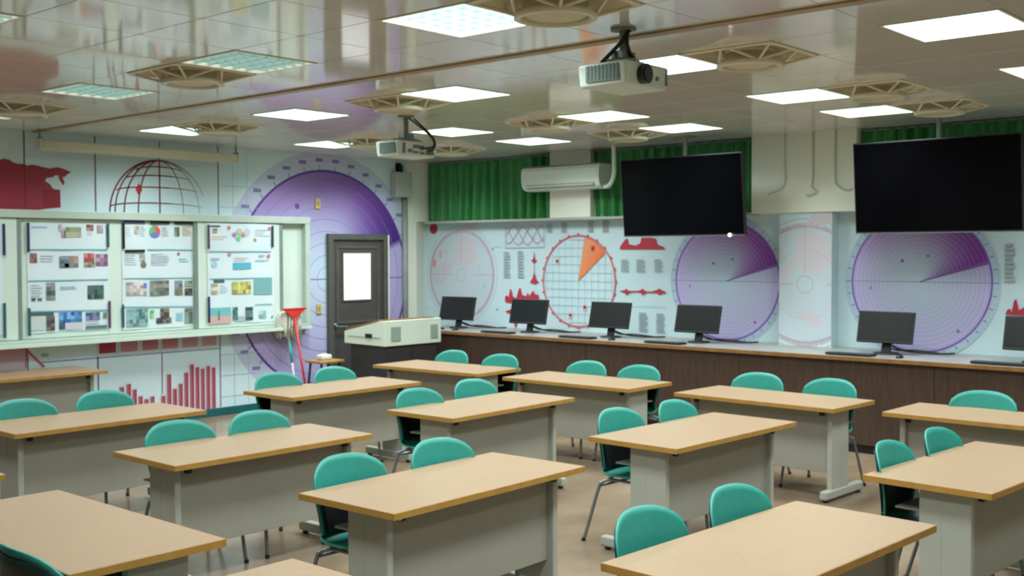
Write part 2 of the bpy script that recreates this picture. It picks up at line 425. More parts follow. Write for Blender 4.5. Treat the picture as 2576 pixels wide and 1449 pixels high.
# fans --------------------------------------------------------------------------
def fan_parts():
    Q = S + 0.002
    def sq(a, r, e):      # rounded square radius
        c, s_ = abs(math.cos(a)), abs(math.sin(a))
        return r / ((c ** e + s_ ** e) ** (1.0 / e))
    def loft(b, secs, n=48):
        rings = [[b.verts.new((sq(2 * math.pi * k / n + math.pi / 4, r, e) * math.cos(2 * math.pi * k / n + math.pi / 4), sq(2 * math.pi * k / n + math.pi / 4, r, e) * math.sin(2 * math.pi * k / n + math.pi / 4), z)) for k in range(n)] for r, e, z in secs]
        for i in range(len(rings) - 1):
            for k in range(n): b.faces.new((rings[i][k], rings[i][(k + 1) % n], rings[i + 1][(k + 1) % n], rings[i + 1][k]))
        return rings
    b = nb(); loft(b, [(Q, 24, 0.012), (Q, 24, -0.006), (Q - 0.012, 12, -0.012), (Q - 0.026, 8, -0.010), (Q - 0.03, 8, 0.006)]); outer = obj('outer_flange', b, M['fanb'])
    b = nb(); loft(b, [(Q - 0.028, 8, 0.0), (Q - 0.06, 4, 0.05), (0.16, 2, 0.085), (0.001, 2, 0.088)]); bowl = obj('bowl', b, M['fand'], smooth=True)
    b = nb(); lathe(b, [(0.175, -0.045), (0.2, -0.05), (0.202, -0.078), (0.175, -0.083), (0.17, -0.055), (0.175, -0.045)], 36); inner = obj('inner_ring', b, M['fanb'], smooth=True)
    b = nb(); lathe(b, [(0.0001, -0.07), (0.13, -0.07), (0.155, -0.062), (0.162, 0.0), (0.0001, 0.02)], 28); hub = obj('hub', b, M['fand'], smooth=True)
    b = nb()
    for k in range(36):
        a = 2 * math.pi * k / 36
        r_ = sq(a, Q - 0.06, 4)
        tube(b, [(0.15 * math.cos(a), 0.15 * math.sin(a), 0.02), (r_ * math.cos(a), r_ * math.sin(a), 0.015)], 0.002, 4, False)
    gr = obj('grille', b, M['fand']); gr['kind'] = 'stuff'
    d = math.sqrt(0.5); nd = (0.19 * d, 0.19 * d, -0.062)
    out = []
    for e_ in ((Q - 0.02, Q - 0.02, -0.004), (Q - 0.015, 0.03, -0.006), (0.03, Q - 0.015, -0.006)):
        b = nb(); tube(b, [e_, nd], 0.0085, 6); out.append(obj('strut', b, M['fanb']))
    return (outer, bowl, inner, hub, gr, *out)
fp = fan_parts()
fdesc = {(4.0, 3.25): 'largest round ceiling fan, cut by the top edge beside the first lamp', (4.0, 6.25): 'round ceiling fan with triangle struts at upper left, overlapping a dim lamp',
 (4.0, 8.65): 'round ceiling fan cut by the left edge above the projection screen', (5.8, 3.25): 'round ceiling fan right of the lamp next to the nearer projector',
 (5.8, 6.25): 'round ceiling fan above the farther projector', (5.8, 8.65): 'round ceiling fan right of the small lamp over the screen housing',
 (7.6, 3.25): 'round ceiling fan at right, the farther left of the touching pair', (7.6, 6.25): 'round ceiling fan below the nearer projector, above the air conditioner',
 (7.6, 8.65): 'small round ceiling fan directly left of the farther projector', (8.8, 3.25): 'round ceiling fan just above the right-hand television',
 (8.8, 6.25): 'round ceiling fan between conduit and the left television', (8.8, 8.65): 'small round ceiling fan just right of the farther projector'}
for (x, y) in FANS:
    t = thing('ceiling_fan', fdesc[(x, y)], 'ceiling fan', (x * K, y * K, ZC), 0, 'round fans set in the ceiling')
    for q, n in zip(fp[:5], ('outer_flange', 'bowl', 'inner_ring', 'hub', 'grille')): inst(q, n, t)
    for k in range(4):
        for s_ in fp[5:]:
            o = inst(s_, 'strut', t); o.rotation_euler = (0, 0, k * math.pi / 2)
for o in fp: bpy.data.objects.remove(o)

# ------------------------------------------------------------------ front mural
def f3(s, z, d): return (s, YF - d, z)
cv = Canvas(f3, (XW0, 9.65 * K, 0.09, ZC))
def F(px, py):
    p = at_y(px, py, YF); return (p.x, p.z)
def FP(l): return [F(*p) for p in l]
# big radar
RC = (8.749, H - 0.332); RR = 1.335
cv.ring(RC[0], RC[1], RR * 1.09, RR * 0.17, (184, 192, 214), n=96)
edge = math.degrees(math.atan2(F(1003, 606)[1] - RC[1], F(1003, 606)[0] - RC[0]))
cv.nl()
def radar_fn(edge, deep, midc, pale, core):
    def fn(r, a):
        a = (a - edge) % 360
        if a < 150:
            t = a / 150.0
            c = mix(deep, midc, min(1, t * 3.2)); c = mix(c, pale, max(0, t - 0.3) / 0.7)
            return mix(core, c, min(1, (r * 1.15) ** (0.45 + 1.15 * min(1, t / 0.3))))
        return mix(core, pale, min(1, r * 1.1))
    return fn
cv.polar(RC[0], RC[1], RR, radar_fn(edge, (68, 30, 124), (122, 80, 154), (176, 164, 212), (188, 210, 228)), na=96, nr=9)
cv.nl()
for k in range(1, 9): cv.ring(RC[0], RC[1], RR * k / 9.0, 0.007, (132, 116, 182), n=72)
cv.ring(RC[0], RC[1], RR, 0.03, (92, 52, 150), n=120)
cv.line([(RC[0] - RR * 1.04, RC[1]), (RC[0] + RR * 1.04, RC[1])], 0.014, (120, 96, 172))
for k in range(36):
    a = math.radians(k * 10 + 4)
    c, s_ = math.cos(a), math.sin(a)
    cv.line([(RC[0] + RR * c, RC[1] + RR * s_), (RC[0] + RR * 1.05 * c, RC[1] + RR * 1.05 * s_)], 0.012, (110, 92, 165))
    q = (RC[0] + RR * 1.10 * c, RC[1] + RR * 1.10 * s_)
    cv.rect(q[0] - 0.055, q[0] + 0.055, q[1] - 0.022, q[1] + 0.022, (126, 116, 170))
q = F(747, 519); cv.disc(q[0], q[1], 0.035, (118, 62, 160))
# seams and grid
cv.nl()
for px, c in ((62, (116, 96, 128)), (240, (110, 84, 124)), (402, (140, 122, 150)), (549, (132, 116, 150))):
    x = F(px, 480)[0]; cv.rect(x - 0.008, x + 0.008, 0.1, ZC, c)
for px in (-200, -60): x = F(px, 480)[0]; cv.rect(x - 0.007, x + 0.007, 0.1, ZC, (120, 100, 136))
x0g = F(549, 480)[0]
for k in range(1, 3): cv.rect(x0g + 0.19 * k - 0.003, x0g + 0.19 * k + 0.003, 0.1, ZC, (140, 172, 186))
for k in range(11):
    z = F(548, 925)[1] - 0.17 * 2 + 0.24 * k; cv.rect(x0g, x0g + 0.55, z - 0.003, z + 0.003, (145, 176, 190))
z = F(546, 877)[1]; cv.rect(F(100, 900)[0], x0g, z - 0.006, z + 0.006, (120, 124, 160))
# red map shape
cv.nl()
mp = [(-160, 395), (0, 402), (9.5, 399), (24, 402), (32, 408), (46, 412.5), (57, 412), (68, 416.5), (81, 414), (98, 418), (124, 424), (143, 420.5), (160, 425), (179, 433), (168, 439.5), (165, 444), (157, 446), (162, 458.5), (160, 466.5), (151, 455), (146, 441), (138, 441), (133, 446), (117.5, 447.5), (113, 455), (125, 463), (132, 473), (136.5, 476), (151, 477.5), (152, 522), (117, 525), (0, 545), (-160, 545)]
cv.poly(FP(mp), (150, 40, 58))
cv.nl()
cv.poly(FP([(105.5, 475), (151, 477.5), (152, 522), (105.5, 520)]), (138, 14, 34))
x = F(62, 480)[0]; cv.rect(x - 0.006, x + 0.006, F(62, 540)[1], F(62, 413)[1], (112, 20, 44))
# globe
GX, GZ, GR = 6.464, H + 0.415, 0.579
def gcol(x):
    return mix((112, 36, 62), (168, 176, 184), (x - (GX - 0.1)) / 0.6)
def gl(P, w):
    for i in range(len(P) - 1): cv.line(P[i:i + 2], w * (1.0 if P[i][0] < GX + 0.1 else 0.7), gcol(P[i][0]))
gl([(GX - GR * math.cos(math.radians(a)), GZ + GR * math.sin(math.radians(a))) for a in range(-10, 160, 4)], 0.017)
for f_ in (0.90, 0.72, 0.44, 0.0, -0.5, -0.85):
    gl([(GX - f_ * GR * math.cos(math.radians(a)), GZ + GR * math.sin(math.radians(a))) for a in range(-10, 92, 6)], 0.016)
for la in (12, 30, 46, 62):
    w_ = GR * math.cos(math.radians(la)); zz = GZ + GR * math.sin(math.radians(la)) - 0.05
    gl([(GX + w_ * math.sin(math.radians(t)), zz + 0.05 * math.cos(math.radians(t)) ) for t in range(-90, 75, 8)], 0.013)
q = F(349, 477); cv.poly([(q[0] - 0.04, q[1]), (q[0], q[1] - 0.07), (q[0] + 0.04, q[1]), (q[0], q[1] + 0.07)], (196, 40, 48))
# bar chart below the board
cv.nl()
bars = [(983, 720), (1040, 695), (1087, 740), (1135, 795), (1183, 818), (1231, 797), (1320, 792), (1366, 618), (1413, 735), (1460, 693), (1505, 603), (1551, 537), (1595, 560), (1638, 570), (1682, 550), (1726, 562)]
zb = F(536, 1031)[1]
for bx, bt in bars:
    px, py = bx * 0.3106, 750 + bt * 0.3106
    q = F(px, py); cv.rect(q[0] - 0.034, q[0] + 0.034, zb - 0.015, q[1] + 0.02, (200, 204, 212))
cv.nl()
for bx, bt in bars:
    px, py = bx * 0.3106, 750 + bt * 0.3106
    q = F(px, py); cv.rect(q[0] - 0.026, q[0] + 0.006, zb, q[1], (158, 92, 108)); cv.rect(q[0] + 0.002, q[0] + 0.026, zb, q[1], (158, 42, 70))
sq = [(800, 937, 440, (150, 30, 58), (160, 40, 66)), (975, 1112, 430, (158, 84, 102), (186, 128, 142)), (1150, 1278, 415, (146, 34, 58), (190, 120, 132)), (1312, 1440, 410, (146, 40, 62), (190, 128, 140)), (1477, 1600, 400, (176, 128, 138), (184, 140, 150)), (1635, 1750, 390, (180, 140, 150), (186, 146, 156))]
zt = F(400, 835)[1]
for a, c_, bt, c1, c2 in sq:
    p0, p1 = F(a * 0.3106, 750 + bt * 0.3106), F(c_ * 0.3106, 750 + bt * 0.3106 - 4)
    zz = F(935 * 0.3106, 750 + 440 * 0.3106)[1]
    cv.rect(p0[0] - 0.02, p1[0] + 0.02, zz - 0.03, zt + 0.1, (196, 206, 210))
cv.nl()
for a, c_, bt, c1, c2 in sq:
    p0, p1 = F(a * 0.3106, 750 + bt * 0.3106), F(c_ * 0.3106, 750 + bt * 0.3106 - 4)
    zz = F(935 * 0.3106, 750 + 440 * 0.3106)[1]
    cv.poly([(p0[0], zz), (p1[0], zz), (p1[0], zt + 0.1), (p0[0], zt + 0.1)], None, [c2, c2, c1, c1])
cv.poly(FP([(-90, 860), (64, 860), (64, 927), (-90, 948)]), None, [(200, 110, 122), (190, 120, 134), (186, 178, 190), (190, 176, 186)])
cv.nl()
cv.line(FP([(58, 868), (66, 880), (110, 922)]), 0.022, (190, 70, 86)); cv.line(FP([(65, 872), (64, 925)]), 0.012, (170, 80, 104))
for k in range(3): cv.ring(*F(106 + 6 * k, 893), 0.012, 0.006, (92, 100, 122), n=10)
cv.build('mural_print', wall_front)

# ------------------------------------------------------------------ right mural (s = -y)
cr = Canvas(lambda s, z, d: (XM - d, -s, z), (-(YF + 0.2), -1.2, 0.86, ZL - 0.03))
def G(px, py, X=XM):
    p = at_x(px, py, X); return (-p.y, p.z)
def GP(l): return [G(*p) for p in l]
def crect(c, x0, y0, x1, y1, col, X=XM):
    a, b_ = G(x0, y0, X), G(x1, y1, X); c.rect(a[0], b_[0], b_[1], a[1], col)
def worldcircle(c, s0, z0, R, seed=1):
    rnd = random.Random(seed)
    c.ring(s0, z0, R * 1.02, 0.05, (184, 188, 200), n=64)
    c.ring(s0, z0, R * 1.13, 0.008, (186, 168, 176), n=64)
    c.nl(); c.disc(s0, z0, R * 0.97, (192, 206, 214), 48)
    c.nl()
    land = [[(-.1, .95), (.35, .98), (.7, 1.3), (.2, 1.35), (.05, 1.1)], [(-.15, .75), (.1, .9), (.45, .78), (.5, .35), (.2, .15), (-.1, .3), (-.45, .0), (-.4, .25), (-.2, .5)], [(-.9, .1), (-.5, .35), (-.3, .1), (-.55, -.2), (-.8, -.3), (-1, -.1)], [(-.2, -.5), (.1, -.4), (.3, -.6), (.35, -.75), (.1, -.7)], [(-.6, .5), (-.4, .7), (-.45, .4)]]
    for i, P in enumerate(land): c.poly([(s0 + x * R, z0 + y * R) for x, y in P], (204, 198, 206) if i in (0, 1, 3) else (198, 196, 208))
    c.nl()
    c.ring(s0, z0, R, 0.012, (192, 160, 172), n=72)
    for k in range(60):
        a = 2 * math.pi * k / 60
        if rnd.random() < 0.75: c.line([(s0 + R * 1.01 * math.cos(a), z0 + R * 1.01 * math.sin(a)), (s0 + R * 1.06 * math.cos(a), z0 + R * 1.06 * math.sin(a))], 0.014, (198, 168, 176))
    c.ring(s0, z0, R * 0.15, 0.007, (190, 160, 170), n=24); c.ring(s0, z0, R * 0.6, 0.005, (198, 176, 184), n=48)
    c.line([(s0 - R, z0), (s0 - R * .2, z0)], 0.008, (196, 160, 168)); c.line([(s0 + R * .4, z0), (s0 + R, z0)], 0.008, (196, 160, 168)); c.line([(s0, z0 + R * .2), (s0, z0 + R)], 0.008, (200, 168, 174))
WC = (-10.19, H - 0.298)
worldcircle(cr, WC[0], WC[1], 0.569)
q = G(1093, 663); cr.disc(q[0], q[1], 0.035, (206, 150, 156), ry=0.06); q = G(1108, 640); cr.disc(q[0], q[1], 0.03, (206, 172, 178), ry=0.06)
q = G(1091, 575); cr.disc(q[0], q[1], 0.075, (176, 44, 66))
def radar(c, s0, z0, R, edge):
    c.nl(); c.ring(s0, z0, R * 1.06, R * 0.11, (176, 196, 214), n=72)
    c.nl(); c.polar(s0, z0, R, radar_fn(edge, (112, 36, 140), (142, 84, 164), (182, 172, 216), (190, 212, 226)), na=80, nr=8)
    c.nl()
    fn_ = radar_fn(edge, (116, 44, 140), (146, 96, 166), (188, 182, 218), (192, 212, 226))
    for k in range(2, 16):
        for q in range(48):
            a0_, a1_ = q * 7.5, q * 7.5 + 7.5
            c.ring(s0, z0, R * k / 16.0, 0.009, mix(fn_(k / 16.0, q * 7.5 + 3.7), (226, 232, 244), 0.17), a0_, a1_, 1)
    c.nl()
    c.ring(s0, z0, R, 0.018, (126, 92, 178), n=96)
    c.line([(s0 - R * 1.1, z0), (s0 + R * 1.1, z0)], 0.007, (140, 136, 176))
    for k in range(36):
        a = math.radians(k * 10)
        c.line([(s0 + R * 1.03 * math.cos(a), z0 + R * 1.03 * math.sin(a)), (s0 + R * 1.08 * math.cos(a), z0 + R * 1.08 * math.sin(a))], 0.01, (130, 120, 176))
    c.line([(s0, z0), (s0 + R * math.cos(math.radians(edge)), z0 + R * math.sin(math.radians(edge)))], 0.01, (108, 60, 160))
    for dx, dy, cc in ((-.25, .3, (120, 84, 170)), (.12, .37, (60, 160, 186)), (-.72, -.1, (150, 132, 196)), (.55, -.68, (130, 100, 176))): c.disc(s0 + dx * R, z0 + dy * R, 0.016, cc, 10)
radar(cr, -6.189, H - 0.323, 0.64, 16)
radar(cr, -4.075, H - 0.298, 0.674, 16)
cr.nl()
# orange radar
OC = (-8.221, H - 0.355); OR = 0.55
for k in range(-5, 6):
    d = k * 0.1; h_ = math.sqrt(max(0, (OR - 0.03) ** 2 - d * d))
    cr.line([(OC[0] + d, OC[1] - h_), (OC[0] + d, OC[1] + h_)], 0.005, (150, 186, 200)); cr.line([(OC[0] - h_, OC[1] + d), (OC[0] + h_, OC[1] + d)], 0.005, (150, 186, 200))
cr.nl()
P = [OC] + [(OC[0] + OR * 0.97 * math.cos(math.radians(a)), OC[1] + OR * 0.97 * math.sin(math.radians(a))) for a in range(40, 81, 4)]
cr.poly(P, None, [(232, 136, 84)] + [(226, 112, 58)] * 3 + [(228, 126, 66)] * 5 + [(226, 158, 120)] * (len(P) - 9))
cr.ring(OC[0], OC[1], OR, 0.022, (204, 110, 122), n=72)
cr.nl()
for k in range(24):
    a = 2 * math.pi * k / 24
    cr.disc(OC[0] + OR * 1.02 * math.cos(a), OC[1] + OR * 1.02 * math.sin(a), 0.02, (196, 92, 104), 8)
for px, py in ((1403, 657), (1472, 773), (1436, 793), (1493, 625)):
    q = G(px, py); cr.rect(q[0] - 0.03, q[0] + 0.03, q[1] - 0.035, q[1] + 0.035, (214, 190, 190) if px != 1493 else (214, 96, 56)); cr.nl(); cr.disc(q[0], q[1], 0.022, (150, 34, 50), 10)
# wave box
for e in (((1273, 570), (1273, 624)), ((1273, 624), (1370, 622)), ((1370, 570), (1370, 622))): cr.line([G(*e[0]), G(*e[1])], 0.008, (150, 158, 196))
a0, a1 = G(1275, 590)[0], G(1368, 590)[0]; zc = G(1320, 592)[1]
for ph, am in ((0, .12), (2.1, .12), (4.2, .1)):
    cr.line([(a0 + (a1 - a0) * k / 24, zc + am * math.sin(k / 24 * 6.28 * 1.3 + ph)) for k in range(25)], 0.01, (186, 140, 172))
# faint captions as grey blocks of fine lines
def textblock(x0, y0, x1, y1, n=9):
    a, b_ = G(x0, y0), G(x1, y1)
    for k in range(n):
        z = a[1] + (b_[1] - a[1]) * (k + 0.5) / n; h_ = abs(b_[1] - a[1]) / n * 0.3
        cr.rect(a[0], a[0] + (b_[0] - a[0]) * (0.8 + 0.2 * ((k * 7) % 3) / 2), z - h_, z + h_, (160, 172, 176))
for r_ in ((1268, 632, 1285, 700), (1303, 630, 1319, 700), (1376, 562, 1392, 585), (1413, 560, 1428, 585), (1480, 556, 1495, 584), (1517, 554, 1534, 584), (1563, 652, 1584, 684), (1602, 652, 1625, 685), (1647, 652, 1668, 685), (1608, 785, 1631, 835), (1652, 787, 1674, 838), (2530, 610, 2556, 712)): textblock(*r_)
# red spindles, skylines
def spindle(P, col=(182, 44, 64)): cr.poly(GP(P), col)
spindle([(1345, 632), (1347, 650), (1352, 656), (1345, 663), (1338, 656), (1343, 650)])
spindle([(1345, 682), (1349, 700), (1356, 710), (1345, 715), (1334, 710), (1341, 700)])
cr.line(GP([(1345, 660), (1345, 690)]), 0.008, (182, 100, 116))
sk = [(1272, 758), (1272, 746), (1278, 742), (1281, 750), (1284, 728), (1287, 727), (1291, 745), (1300, 750), (1307, 726), (1311, 724), (1314, 742), (1325, 745), (1329, 736), (1333, 745), (1343, 730), (1347, 740), (1356, 742), (1358, 762), (1300, 764), (1274, 760)]
spindle(sk); spindle([(1272, 783), (1292, 776), (1298, 800), (1292, 790), (1280, 788)]); spindle([(1294, 812), (1303, 812), (1298, 826)])
spindle([(1560, 627), (1562, 619), (1575, 602), (1580, 600), (1581, 614), (1600, 618), (1612, 612), (1615, 598), (1640, 598), (1650, 600), (1654, 614), (1672, 622), (1673, 627)])
for c_, w_ in ((1577, 8), (1618, 9), (1660, 11)): spindle([(c_ - w_ * 1.8, 733), (c_ - w_ * 0.5, 729), (c_, 725.5), (c_ + w_ * 0.5, 730), (c_ + w_ * 1.6, 734.5), (c_ + w_ * 0.5, 739), (c_, 742.5), (c_ - w_ * 0.5, 737)])
cr.line(GP([(1562, 732), (1675, 736)]), 0.014, (182, 60, 76))
spindle([(2530, 790), (2534, 780), (2541, 776), (2546, 786), (2552, 756), (2558, 752), (2564, 780), (2580, 772), (2590, 795)])
cr.line(GP([(1590, 770), (1676, 772)]), 0.005, (150, 190, 204)); cr.line(GP([(1240, 623), (1262, 620)]), 0.006, (150, 190, 204))
for px, py in ((1240, 627), (1075, 773), (1252, 778), (1220, 720)):
    q = G(px, py); cr.disc(q[0], q[1], 0.013, (110, 168, 170), 8)
cr.build('mural_print', wall_right)
XP = 9.95 * K
cp = Canvas(lambda s, z, d: (XP - d, -s, z), (-5.24 * K, -4.69 * K, 0.86, ZL - 0.016))
worldcircle(cp, -5.188, H - 0.339, 0.591, 3)
cp.build('mural_print', pier_mural)

# ------------------------------------------------------------------ door
d0_, d1_ = at_y(820, 588, YF), at_y(968, 592, YF)
dx0, dx1, dz1 = d0_.x, d1_.x, d0_.z
b = nb()
b2(b, dx0, dx0 + 0.07, YF - 0.06, YF, 0, dz1); b2(b, dx1 - 0.07, dx1, YF - 0.06, YF, 0, dz1); b2(b, dx0 + 0.07, dx1 - 0.07, YF - 0.06, YF, dz1 - 0.07, dz1)
door = struct('door_1', b, M['doorf'])
b = nb(); b2(b, dx0 + 0.072, dx1 - 0.072, YF - 0.03, YF - 0.006, 0.01, dz1 - 0.072, 0.003); leaf = obj('leaf', b, M['doorl'], door)
b = nb()
lx0, lx1 = dx0 + 0.13, dx1 - 0.14
zr = at_y(890, 812, YF).z
for a in ((lx0, lx0 + 0.03, zr, dz1 - 0.15), (lx1 - 0.03, lx1, zr, dz1 - 0.15), (lx0 + 0.03, lx1 - 0.03, dz1 - 0.18, dz1 - 0.15), (lx0 + 0.03, lx1 - 0.03, zr, zr + 0.03)):
    b2(b, a[0], a[1], YF - 0.04, YF - 0.03, a[2], a[3], 0.002)
obj('raised_panel_border', b, M['doorf'], door)
p0, p1 = at_y(859, 637, YF), at_y(928, 752, YF)
b = nb(); b2(b, p0.x, p1.x, YF - 0.037, YF - 0.031, p1.z, p0.z); pn = obj('window_pane', b, M['pane'], door)
b = nb()
for a in ((p0.x - 0.02, p0.x, p1.z - 0.02, p0.z + 0.02), (p1.x, p1.x + 0.02, p1.z - 0.02, p0.z + 0.02), (p0.x, p1.x, p0.z, p0.z + 0.02), (p0.x, p1.x, p1.z - 0.02, p1.z)): b2(b, a[0], a[1], YF - 0.042, YF - 0.03, a[2], a[3])
obj('window_frame', b, M['doorf'], door)
b = nb(); q0 = at_y(836, 820, YF)
tube(b, smooth_path([(q0.x, YF - 0.03, q0.z), (q0.x, YF - 0.08, q0.z), (q0.x + 0.05, YF - 0.09, q0.z - 0.01), (q0.x + 0.17, YF - 0.085, q0.z - 0.015)]), 0.012); lathe(b, [(0.0001, -0.012), (0.03, -0.012), (0.03, 0.012), (0.0001, 0.012)], 16, (q0.x, YF - 0.05, q0.z + 0.02))
obj('handle', b, M['chrome'], door, smooth=True)
b = nb(); b2(b, dx1 + 0.001, dx1 + 0.035, YF - 0.05, YF, 0, dz1 - 0.01, 0.003); struct('trim_4', b, M['beige'])

# ------------------------------------------------------------------ whiteboard with sliding panels
YB = 10.22 * K
zt_, zb_ = H + 0.40 * K, H - 0.845 * K
xr = 8.06 * K; xl = 3.6 * K
wb = thing('whiteboard', 'long pale sliding whiteboard with aluminium frame across the front wall', 'whiteboard', (0, 0, 0))
b = nb(); b2(b, xl, xr, YF - 0.02, YF - 0.002, zb_, zt_); obj('back_board', b, M['board'], wb)
b = nb(); b2(b, xl, xr, YB - 0.02, YF - 0.021, zt_ - 0.075, zt_ + 0.005, 0.006); obj('top_rail', b, M['frame'], wb)
b = nb(); b2(b, xr - 0.07, xr, YB - 0.015, YF - 0.021, zb_ + 0.035, zt_ - 0.076, 0.004); obj('side_rail', b, M['frame'], wb)
b = nb(); b2(b, xl, xr, YB - 0.015, YF - 0.021, zb_ - 0.0, zb_ + 0.034, 0.004); obj('bottom_rail', b, M['frame'], wb)
xt = at_y(712, 830, YB - 0.1).x
b = nb(); b2(b, xl, xt, YB - 0.11, YB - 0.016, zb_ - 0.035, zb_ - 0.012, 0.004); b2(b, xl, xt, YB - 0.115, YB - 0.105, zb_ - 0.035, zb_ + 0.004, 0.003); b2(b, xl, xr, YB - 0.04, YF, zb_ - 0.035, zb_ - 0.002)
obj('marker_tray', b, M['board'], wb)
def slide(x0, x1, y, framew=0.045):
    b = nb(); b2(b, x0 + framew, x1 - framew, y + 0.004, y + 0.016, zb_ + 0.04, zt_ - 0.08); p = obj('sliding_panel', b, M['board'], wb)
    for xs in ((x0, x0 + framew), (x1 - framew, x1)):
        b = nb(); b2(b, xs[0], xs[1], y, y + 0.02, zb_ + 0.036, zt_ - 0.077, 0.003); obj('frame_stile', b, M['framed'], p)
    return p
xa = at_y(48, 600, YB).x; xb = at_y(490, 600, YB).x; xc = at_y(710, 600, YB).x
slide(xl, xa + 0.02, YB, 0.04)
slide(xa - 0.02, xb + 0.05, YB + 0.026, 0.03)
slide(xb - 0.01, xc + 0.01, YB, 0.05)

def front_at(y):
    return lambda px, py: (lambda p: (p.x, p.z))(at_y(px, py, y))
def poster(label, yp, x0, x1, ztop, zbot, cells, clips, rows):
    """paper with printed pictures; cells = list of px rectangles with colours"""
    t = thing('poster', label, 'poster', (0, 0, 0), 0, 'student posters hung on the whiteboard')
    b = nb()
    # slightly rippled sheet
    nx, nz = 16, 12
    g = [[b.verts.new((x0 + (x1 - x0) * i / nx, yp - 0.004 - 0.004 * abs(math.sin(3.0 * math.pi * j / nz)) - 0.002 * math.sin(i * 0.7), zbot + (ztop - zbot) * j / nz)) for i in range(nx + 1)] for j in range(nz + 1)]
    for j in range(nz):
        for i in range(nx): b.faces.new((g[j][i], g[j][i + 1], g[j + 1][i + 1], g[j + 1][i]))
    obj('paper', b, M['paper'], t, smooth=True)
    ff = front_at(yp)
    c = Canvas(lambda s, z, d: (s, yp - 0.0115 - d, z), (x0, x1, zbot, ztop))
    rnd = random.Random(len(label))
    for (a0, b0, a1, b1, col, kind) in cells:
        p, q = ff(a0, b0), ff(a1, b1)
        X0, X1, Z0, Z1 = p[0], q[0], q[1], p[1]
        if kind == 'rect': c.rect(X0, X1, Z0, Z1, col)
        elif kind == 'disc': c.disc((X0 + X1) / 2, (Z0 + Z1) / 2, (X1 - X0) / 2, col, 16)
        elif kind == 'text':
            n = max(2, int((Z1 - Z0) / 0.022))
            for k in range(n):
                z = Z1 - (k + 0.5) * (Z1 - Z0) / n
                c.rect(X0, X0 + (X1 - X0) * rnd.uniform(0.6, 1), z - 0.004, z + 0.004, col)
        elif kind == 'photo':
            n, m = max(2, int((X1 - X0) / 0.035)), max(2, int((Z1 - Z0) / 0.035))
            for i in range(n):
                for j in range(m):
                    cc = [max(0, min(255, v + rnd.uniform(-12, 12))) for v in col]; e = rnd.uniform(-38, 38); cc = [v + e for v in cc]
                    cc = [max(0, min(255, v)) for v in cc]
                    c.rect(X0 + (X1 - X0) * i / n, X0 + (X1 - X0) * (i + 1) / n, Z0 + (Z1 - Z0) * j / m, Z0 + (Z1 - Z0) * (j + 1) / m, cc)
        elif kind == 'pie':
            cx_, cz_, r_ = (X0 + X1) / 2, (Z0 + Z1) / 2, (X1 - X0) / 2
            for k, cc in enumerate(((214, 96, 110), (100, 184, 110), (104, 124, 204))):
                c.poly([(cx_, cz_)] + [(cx_ + r_ * math.cos(math.radians(-30 + 120 * k + a)), cz_ + r_ * math.sin(math.radians(-30 + 120 * k + a))) for a in range(0, 121, 12)], cc)
    c.nl()
    for (a0, b0, a1, b1, col) in rows:
        p, q = ff(a0, b0), ff(a1, b1); c.line([p, q], 0.012, col)
    c.build('print', t)
    for (a0, b0, a1, b1, mm) in clips:
        p, q = ff(a0, b0), ff(a1, b1)
        b = nb()
        if abs(a1 - a0) < abs(b1 - b0): b2(b, p[0] - 0.013, p[0] + 0.013, yp - 0.026, yp - 0.015, q[1], p[1], 0.003)
        else: b2(b, p[0], q[0], yp - 0.026, yp - 0.015, (p[1] + q[1]) / 2 - 0.013, (p[1] + q[1]) / 2 + 0.013, 0.003)
        obj('clip_strip', b, M[mm], t)
y1p = YB + 0.029
e0, e1 = at_y(66, 565, y1p), at_y(276, 828, y1p)
TL = (110, 170, 182)
G1 = [(78, 570, 128, 573, (150, 190, 214), 'text'), (147, 565, 160, 582, (190, 186, 188), 'photo'), (154, 580, 164, 598, (150, 130, 120), 'photo'), (164, 571, 203, 597, (164, 160, 140), 'photo'), (216, 565, 234, 581, (150, 104, 100), 'photo'), (218, 583, 232, 594, (190, 200, 196), 'text'), (243, 566, 258, 586, (190, 172, 186), 'photo'),
      (74, 637, 92, 661, (150, 120, 110), 'photo'), (99, 640, 138, 660, (186, 190, 206), 'text'), (149, 644, 173, 672, (110, 130, 140), 'photo'), (172, 644, 196, 672, (134, 124, 112), 'photo'), (149, 661, 173, 673, (40, 84, 120), 'rect'), (210, 637, 236, 660, (190, 104, 108), 'photo'), (210, 660, 238, 672, (140, 140, 120), 'photo'), (240, 639, 270, 668, (160, 120, 150), 'photo'),
      (76, 715, 108, 752, (170, 190, 200), 'text'), (115, 711, 138, 754, (110, 116, 112), 'photo'), (118, 730, 138, 742, (80, 130, 150), 'rect'), (150, 720, 196, 727, (130, 180, 210), 'text'), (219, 718, 260, 751, (64, 92, 90), 'photo'), (78, 750, 88, 757, (70, 90, 90), 'rect'), (94, 750, 104, 757, (110, 110, 100), 'rect'),
      (75, 786, 134, 794, (80, 96, 100), 'rect'), (76, 796, 112, 830, (190, 206, 206), 'rect'), (115, 796, 137, 831, (90, 84, 80), 'photo'), (148, 786, 205, 810, (84, 140, 196), 'photo'), (148, 810, 162, 828, (60, 100, 120), 'photo'), (163, 810, 208, 827, (200, 200, 210), 'rect'), (214, 786, 250, 804, (100, 110, 146), 'photo'), (258, 786, 268, 800, (90, 140, 130), 'rect'), (214, 806, 268, 820, (176, 184, 196), 'text'), (214, 820, 268, 825, (84, 120, 130), 'rect')]
